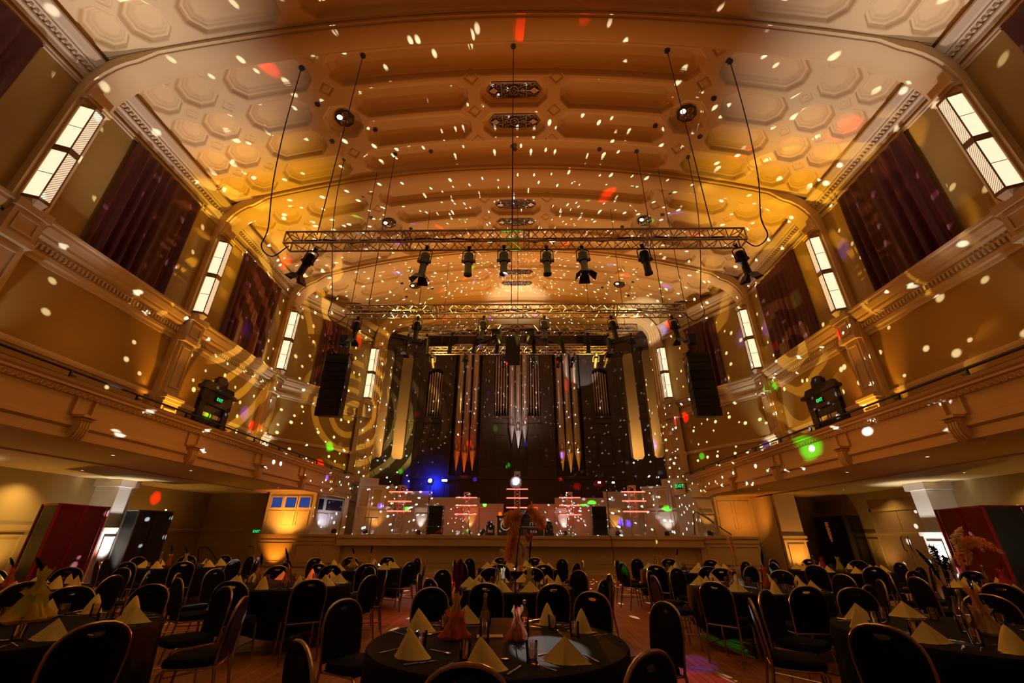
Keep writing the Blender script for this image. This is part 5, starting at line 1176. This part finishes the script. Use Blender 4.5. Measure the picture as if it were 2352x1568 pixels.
TABLES = [  # key, centre, R, seats(deg clockwise from stage), name, detail
 ('F1', (-3.92, 3.98), .95, [-8, 30, 68, 118, 150, 215, 250, 290, 325], 'front table with the lime tulle', 2),
 ('F2', (.02, 3.76), .94, [-28, 31, -64, 64, 226, 185, 143], 'front table with the orange plume', 2),
 ('F3', (3.9, 4.2), .95, [10, -38, -70, 239, 205, 165, 128, 92, 50], 'front table with the blue plume', 2),
 ('M1', (-7.1, 6.6), .95, [18+36*i for i in range(10)], 'table beside the red-edged locker', 1),
 ('M2', (-3.5, 7.5), .95, [0+36*i for i in range(10)], 'middle table with two black-feathered bottles', 1),
 ('M3', (.08, 7.35), .88, [15+36*i for i in range(10)], 'middle table behind the orange plume', 1),
 ('M4', (3.8, 7.5), .97, [8+36*i for i in range(10)], 'middle table with the drooping yellow plume', 1),
 ('M5', (7.75, 7.3), .95, [20+36*i for i in range(10)], 'pink-tulle table beside the lone locker', 1),
 ('B1', (-7.95, 11.2), 1.0, [0+36*i for i in range(10)], 'stage-row table before the darker locker', 0),
 ('B2', (-3.65, 11.0), 1.03, [10+36*i for i in range(10)], 'stage-row table below the booth', 0),
 ('B3', (.12, 11.2), .93, [16+36*i for i in range(10)], 'stage-row table in line with the decks', 0),
 ('B4', (4.05, 11.1), 1.03, [4+36*i for i in range(10)], 'stage-row table with the pale feather', 0),
 ('B5', (7.7, 11.3), 1.03, [12+36*i for i in range(10)], 'stage-row table before the black cabinet', 0)]
TBP = make_table(.95); rr = random.Random(11)
for key, (cx, cy), R, seats, nm, det in TABLES:
    tb = place(TBP, USED, (cx, cy, 0), rr.uniform(0, 1), 'round folding table under a black cloth: %s' % nm, 'round tables')
    tb.scale = ((R-.015)/.95, (R-.015)/.95, 1)
    c = make_cloth(R, hash(key) % 97 if False else sum(map(ord, key))); c.location = (cx, cy, 0); tag(c, 'floor-length black cloth draped over the %s' % nm, 'tablecloth', 'black tablecloths')
    hs = {}
    for d in seats:
        h = hr(d)
        if h in hs: h = HRS[(HRS.index(h)+1) % 12]
        if h in hs: h = HRS[(HRS.index(h)-2) % 12]
        hs[h] = 1; a = math.radians(d+rr.uniform(-2, 2)); dist = R+.37+rr.uniform(-.03, .08)
        if key == 'F2': dist = {-28: 1.70, 31: 1.50, -64: 1.42, 64: 1.44, 226: 1.25, 185: 1.20, 143: 1.20}[d]+.0
        if key in ('F1', 'F3'): dist = R+.33+(.12 if abs(((d+180) % 360)-180) < 80 else 0)
        x, y = cx+dist*math.sin(a), cy+dist*math.cos(a)
        # the seat faces the table
        x -= .06*math.sin(a); y -= .06*math.cos(a)
        place(CH, USED, (x, y, 0), math.pi-a+rr.uniform(-.12, .12), 'black round-backed chair at %s o\'clock of the %s' % (h, nm), 'banquet chairs')
        # setting
        rn = R-.20; nx_, ny_ = cx+rn*math.sin(a), cy+rn*math.cos(a); kind = rr.choice((0, 0, 0, 1, 2)) if det else rr.choice((0, 0, 1))
        rz = rr.uniform(-.45, .45)
        o = inst('napkin', NM[kind], None, (nx_, ny_, .742), rz); tag(o, 'cream folded napkin at %s o\'clock on the %s' % (h, nm), 'napkin', 'cream napkins')
        def pos(dr, dt): return (cx+(R-dr)*math.sin(a)+dt*math.cos(a), cy+(R-dr)*math.cos(a)-dt*math.sin(a), .742)
        place(GLS, USED, pos(.36, .14), rr.uniform(0, 3), 'clear water tumbler at %s o\'clock on the %s' % (h, nm), 'water tumblers')
        if det:
            for me, dr, dt, w_ in ((FM, .17, .19, 'fork'), (KM, .17, -.19, 'knife'))+(((SM, .40, -.04, 'spoon'),) if det == 2 else ()):
                # on the photo the cutlery lies beside each napkin
                o = inst(w_, me, None, pos(dr, dt), -a+PI+rr.uniform(-.35, .35) if w_ != 'spoon' else -a+PI/2+rr.uniform(-.4, .4)); tag(o, 'steel %s at %s o\'clock on the %s' % (w_, h, nm), w_, 'steel %s' % {'fork': 'forks', 'knife': 'knives', 'spoon': 'spoons'}[w_])
# ------------------------------------------------------------------ bottles, tulle and feathers
def bottle_into(t, h=.27, cork=True):
    m2 = MB(); m2.lathe([(.033, 0), (.036, .004), (.037, h*.52), (.030, h*.64), (.015, h*.80), (.0135, h*.93), (.016, h*.94), (.016, h*.98), (.013, h)], 18, cap=False); m2.build('bottle_glass', M['glass'], t, True)
    m2 = MB(); m2.lathe([(.031, .006), (.0335, .012), (.034, h*.45)], 16); m2.build('water', M['water'], t, True)
    if cork: m2 = MB(); m2.lathe([(.011, h*.95), (.014, h*1.02), (.010, h*1.05)], 10); m2.build('stopper', M['card'], t, True)
def wrap_into(t, col, h, r, seed, neck=.03, name='tulle_wrap', puff=.0):
    q = random.Random(seed); ph = [q.uniform(0, 6) for _ in range(6)]; n = 40; lv = 16; m2 = MB(); vs = []
    for j in range(lv+1):
        v = j/lv
        if v < .12: rad = r*(.75+.25*v/.12)
        elif v < .78: k = (v-.12)/.66; rad = r*(1-k)**(1.1)+neck*k
        else: k = (v-.78)/.22; rad = neck+(r*.32)*k*(1-.2*k)
        for i in range(n):
            a = 2*PI*i/n; f = 1+.16*math.sin(5*a+ph[0]+v*3)+.10*math.sin(9*a+ph[1]-v*5)+.07*math.sin(3*a+ph[2]+v*8)
            z = h*v+(.014*math.sin(4*a+ph[3])+.012*math.sin(7*a+ph[4]))*(1 if v > .95 else .2*v)
            if v > .9: z += .02*h*math.sin(2*a+ph[5])
            if j == 0: z = .001
            vs.append((rad*f*math.cos(a), rad*f*math.sin(a), max(.001, z)))
    m2.add(vs, [(j*n+i, j*n+(i+1) % n, (j+1)*n+(i+1) % n, (j+1)*n+i) for j in range(lv) for i in range(n)])
    return m2.build(name, TUL[col], t, True)
def feather_into(t, pts, length_frac, wid, col, seed, dens=150, droop=.3, name='feather', stem='brown', r0=.0035):
    """pts: stem polyline; barbs on the last length_frac of it"""
    fat = 1.25 if col in ('orange', 'yellow', 'cream') else 1.1; dens = int(dens*(1.8 if fat > 1.5 else 1.3))
    q = random.Random(seed); P_ = [Vector(p) for p in pts]; m2 = MB()
    seg = [0]
    for a, b in zip(P_, P_[1:]): seg.append(seg[-1]+(b-a).length)
    T_ = seg[-1]
    def at(s_):
        for i in range(len(P_)-1):
            if s_ <= seg[i+1] or i == len(P_)-2: k = (s_-seg[i])/max(1e-6, seg[i+1]-seg[i]); return P_[i].lerp(P_[i+1], k), (P_[i+1]-P_[i]).normalized()
    n = 22; sm = [at(T_*i/n)[0] for i in range(n+1)]
    m3 = MB(); m3.tube(sm, [r0*(1-.7*i/n) for i in range(n+1)], 5)
    for k in range(dens):
        f = (k+.5)/dens; s_ = T_*(1-length_frac)+T_*length_frac*f; p, d = at(s_)
        w_ = wid*(math.sin(PI*min(1, f*.9+.08))**.6)*q.uniform(.75, 1.1)
        sd = d.cross(Vector((q.uniform(-1, 1), q.uniform(-1, 1), q.uniform(-.2, 1)))).normalized()
        tip = p+sd*w_+d*w_*.55+Vector((0, 0, -droop*w_)); midp = p+sd*w_*.5+d*w_*.32+Vector((0, 0, .06*w_))
        nn = (d*.0028+Vector((0, 0, .0012)))*fat; a2 = sd.cross(d)*.002
        m2.add([p-nn, p+nn, midp-nn*1.3+a2, midp+nn*1.3+a2, tip], [(0, 1, 3, 2), (2, 3, 4)])
        if k % 2 == 0:
            sd = -sd; tip = p+sd*w_*.9+d*w_*.55+Vector((0, 0, -droop*w_)); midp = p+sd*w_*.45+d*w_*.32
            m2.add([p-nn, p+nn, midp-nn*1.3+a2, midp+nn*1.3+a2, tip], [(0, 1, 3, 2), (2, 3, 4)])
    o = m2.build(name, FEA[col], t); m3.build('quill', FEA[stem], o, True); return o
def zt_at(px, py, Yp): q = pxX(px, py, Yp); return (q[0], Yp, q[1])
def plume_bottle(loc, label, wrapcol, feathers, seed, h=.27, r=.075, extra=None):
    t = thing('plume_bottle', label, 'centrepiece', loc, 0, 'tulle-wrapped plume bottles'); bottle_into(t, h, False)
    if wrapcol: wrap_into(t, wrapcol, h*1.02, r, seed, .022)
    if extra: wrap_into(t, extra, h*.6, r*1.3, seed+3, .045, 'tulle_skirt')
    for k, (pts, lf, w_, col, st) in enumerate(feathers): feather_into(t, pts, lf, w_, col, seed+10+k, stem=st, dens=int(90+500*w_))
    return t
def clear_bottle(loc, label, h=.30):
    t = thing('water_bottle', label, 'bottle', loc, 0, 'clear water bottles'); bottle_into(t, h); return t
Z0 = .742
# front centre table
def onT(px, py): # table point under pixel
    u, w_ = (px-1176)/f0, (784-py)/f0; c, s_ = math.cos(-.0057), math.sin(-.0057); u, w_ = c*u+s_*w_, -s_*u+c*w_
    cp, sp = math.cos(.4375), math.sin(.4375); y, z = cp-w_*sp, sp+w_*cp; c, s_ = math.cos(-.0214), math.sin(-.0214)
    X_, Y_ = c*u+s_*y, -s_*u+c*y; k = (Z0-1.45)/z; return (.188+X_*k, Y_*k, Z0)
p = onT(1045, 1466); k = p[1]
plume_bottle(p, 'orange tulle-wrapped bottle with a magenta feather on the orange plume table', 'gold', [([(0, 0, .24), (.0, .01, .34), (.01, .02, zt_at(1045, 1285, k)[2]-Z0)], .75, .045, 'magenta', 'black')], 1, .29, .085, 'orange')
p = onT(1112, 1478); clear_bottle(p, 'clear stoppered water bottle on the orange plume table', .30)
p = onT(1188, 1470); k = p[1]
q = [zt_at(a, b, k) for a, b in ((1188, 1462), (1183, 1400), (1184, 1320), (1190, 1250), (1200, 1190), (1212, 1172))]
q = [(a-p[0], b-p[1]-.02*i, c-Z0) for i, (a, b, c) in enumerate(q)]; q[0] = (0, 0, .03)
t = thing('tall_plume', 'tall black-stemmed stand of drooping orange ostrich plumes with pink and magenta wrapping', 'centrepiece', p)
wrap_into(t, 'peach', .20, .075, 5, .02, 'petal_wrap'); wrap_into(t, 'rose', .10, .06, 6, .03, 'ribbon_wrap'); bottle_into(t, .17, False)
m2 = MB(); m2.tube(q, .005, 6); m2.build('stem', M['black'], t, True)
m2 = MB(); m2.tube([(0, 0, .10), (.004, -.01, .18), (.0, -.012, .20), (.002, -.01, .22)], [.006, .011, .006, .002], 6); m2.build('ribbon', TUL['rose'], t, True)
e = Vector(q[-1])
def rel(a, b): z = zt_at(a, b, k); return (z[0]-p[0], -.03, z[2]-Z0)
for i, (pp, w_) in enumerate(((((1200, 1195), (1186, 1178), (1168, 1186), (1158, 1206)), .075), (((1205, 1180), (1222, 1168), (1238, 1190), (1250, 1212)), .075), (((1186, 1225), (1174, 1250), (1168, 1290)), .08), (((1196, 1185), (1178, 1210), (1176, 1262)), .08), (((1204, 1215), (1214, 1240), (1222, 1226)), .03), (((1192, 1240), (1204, 1262), (1200, 1282)), .035))):
    feather_into(t, [rel(*a) for a in pp], .97, w_, 'orange' if i < 5 else 'cream', 40+i, dens=150, name='plume', stem='orange')
for px, py, hh, w_ in ((1113, 1478, .3, ''),): pass
t = thing('place_card', 'small pale framed card lying among the centre bottles of the orange plume table', 'card', (onT(1125, 1462)[0], onT(1125, 1462)[1], Z0), .1); m2 = MB(); m2.box(-.10, .10, -.05, .05, .0, .006); m2.build('card', M['card'], t); m2 = MB(); m2.box(-.09, .09, -.04, .04, .006, .008); m2.build('print_area', M['tan'], t)
p = onT(1195, 1450); clear_bottle((p[0]+.035, p[1], Z0), 'second clear bottle behind the pink wrapping on the orange plume table', .21)
# other tables' centrepieces: (key, [(px foot, py foot, py top of feather, wrap, feather colour, lean px, label)])
CP = [
 (55, 1428, 1318, 'lime', 'black', 15, 'big lime tulle wrapped bottle with a dark top on the front lime table', .40, .13, 'gold'),
 (590, 1346, 1272, 'peach', 'black', 12, 'peach tulle bottle with a short black feather on the middle table', .22, .05, None),
 (655, 1340, 1258, 'pink', 'black', 2, 'pink tulle bottle with a tall black feather on the middle table', .22, .06, None),
 (1155, 1333, 1262, 'ivory', 'cream', -6, 'ivory wrapped bottle with a puffy cream feather behind the orange plume', .24, .05, None),
 (1216, 1338, 1228, 'lime', 'black', 4, 'wide green-gold tulle bottle with a dark feather behind the orange plume', .24, .085, 'gold'),
 (1700, 1338, 1232, 'white', 'yellow', -30, 'white tulle bottle with a long drooping yellow feather on the middle table', .26, .05, None),
 (1762, 1342, 1262, 'orange', 'black', -14, 'orange tulle bottle with a thin bent black feather on the middle table', .27, .05, None),
 (810, 1300, 1258, 'gold', 'black', 0, 'gold tulle wrapped bottle on the table below the booth', .28, .08, None),
 (848, 1298, 1252, 'lime', 'black', 8, 'lime tulle bottle with a dark feather on the table below the booth', .26, .08, None),
 (388, 1292, 1252, 'orange', 'black', 8, 'amber bottle with a dark round feather before the darker locker', .24, .05, None),
 (424, 1290, 1256, 'white', 'black', 4, 'white draped bottle with a small dark feather before the darker locker', .26, .07, None),
 (1515, 1290, 1212, 'gold', 'yellow', -14, 'gold tulle bottle with a pale yellow plume on the stage-row table', .27, .07, None),
 (1556, 1292, 1262, 'white', 'black', 0, 'white draped bottle with a dark tip on the stage-row table', .28, .06, None),
 (1892, 1304, 1255, 'rose', 'black', -10, 'rose tulle bottle with a dark feather before the black cabinet', .26, .07, None),
 (1928, 1300, 1200, 'lime', 'yellow', -34, 'lime tulle bottle with a curled pale feather before the black cabinet', .28, .08, None),
 (2255, 1412, 1235, 'peach', 'orange', -18, 'tall peach-wrapped bottle with orange plumes on the blue plume table', .32, .075, 'ivory'),
 (2200, 1402, 1262, None, 'navy', -10, 'bottle holding drooping navy feathers on the blue plume table', .26, .06, None),
 (2315, 1352, 1290, 'rose', 'magenta', -6, 'rose tulle bottle on the table beside the lone locker', .26, .09, None),
 (16, 1340, 1280, 'orange', 'black', 10, 'orange wrapped bottle with a bent dark feather beside the red-edged locker', .24, .06, None)]
TC = {k[0]: (k[1], k[2]) for k in TABLES}
def tpick(px):   # no-op helper kept for layout
    return px
for i, (px, py, ft, wr, fc, lean, lb, h, r, ex) in enumerate(CP):
    p = onT(px, py)
    # snap to the nearest table so that the bottle stands on it
    best = min(TABLES, key=lambda T: math.hypot(T[1][0]-p[0], T[1][1]-p[1])); (tx, ty), R = best[1], best[2]; dv = Vector((p[0]-tx, p[1]-ty))
    if dv.length > R-.5:
        # keep the pixel column: slide along the view ray onto the table
        cam0 = Vector((.188, 0)); dr = Vector((p[0]-.188, p[1])).normalized(); best = min(TABLES, key=lambda T: (abs((Vector(T[1])-cam0).cross(dr) if False else (T[1][0]-.188)*dr.y-T[1][1]*dr.x) > T[2]-.35, abs(Vector((T[1][0]-p[0], T[1][1]-p[1])).length)))
        (tx, ty) = best[1]; s_ = (tx-.188)*dr.x+ty*dr.y; q2 = cam0+dr*s_; p = (q2.x, q2.y, Z0)
    top = zt_at(px+lean, ft, p[1]); H_ = max(h*1.25, top[2]-Z0); dx = top[0]-p[0]
    if fc == 'yellow': fp = [(0, 0, h*.85), (dx*.15, 0, h*.85+(H_-h*.85)*.6), (dx*.45, -.02, H_), (dx*1.0, -.04, H_-.02), (dx*1.3, -.05, H_-.10)]; wd = .05; lf = .6
    elif fc == 'orange' : fp = [(0, 0, h*.8), (0, 0, H_*.8), (dx*.5, -.02, H_), (dx*1.3, -.03, H_-.03), (dx*1.8, -.04, H_-.12)]; wd = .055; lf = .75
    elif fc == 'navy': fp = [(0, 0, h*.7), (0, 0, H_), (-.04, -.03, H_+.03), (-.07, -.04, H_-.06), (-.07, -.03, H_-.2)]; wd = .035; lf = .6
    elif fc == 'cream': fp = [(0, 0, h*.8), (0, 0, H_-.03), (dx, 0, H_)]; wd = .05; lf = .4
    elif fc == 'magenta': fp = [(0, 0, h*.8), (dx*.5, 0, H_)]; wd = .03; lf = .6
    else: fp = [(0, 0, h*.85), (dx*.3, 0, h*.9+(H_-h)*.5), (dx, -.01, H_)]; wd = .022; lf = .7
    fl = [(fp, lf, wd, fc, 'black')]
    if fc == 'orange': fl += [([(0, 0, h*.8), (.05, 0, H_*.7), (.10, -.02, H_*.95), (.17, -.03, H_*.98), (.20, -.04, H_*.85)], .6, .045, 'yellow', 'black'), ([(0, 0, h*.8), (.03, 0, H_*.8), (.02, -.02, H_*1.02), (.10, -.03, H_*1.12)], .5, .045, 'cream', 'black')]
    if fc == 'navy': fl += [([(0, 0, h*.7), (.03, 0, H_*.8), (.05, -.02, H_*.9), (.06, -.03, H_*.6)], .7, .03, 'navy', 'black'), ([(0, 0, h*.8), (-.08, 0, H_*.8), (-.16, 0, H_*1.0)], .6, .02, 'black', 'black')]
    plume_bottle(p, lb, wr, fl, 60+i*7, h, r, ex)
for (px, py, h, lb) in ((1504, 1300, .3, 'clear bottle beside the pale feather on the stage-row table'), (1682, 1345, .3, 'clear bottle beside the drooping yellow feather'), (1141, 1345, .3, 'clear bottle behind the front orange plume'), (1868, 1304, .3, 'clear bottle before the black cabinet'),
        (2205, 1425, .30, 'clear bottle reflecting red on the blue plume table'), (2275, 1348, .3, 'clear bottle beside the rose tulle near the lone locker'), (372, 1292, .3, 'clear bottle before the darker locker')):
    p = onT(px, py); cam0 = Vector((.188, 0)); dr = Vector((p[0]-.188, p[1])).normalized()
    best = min(TABLES, key=lambda T: (abs((T[1][0]-.188)*dr.y-T[1][1]*dr.x) > T[2]-.25, Vector((T[1][0]-p[0], T[1][1]-p[1])).length)); tx, ty = best[1]; s_ = (tx-.188)*dr.x+ty*dr.y
    if Vector((tx-p[0], ty-p[1])).length > best[2]-.35: p = ((cam0+dr*s_).x, (cam0+dr*s_).y-.08, Z0)
    clear_bottle(p, lb, h)
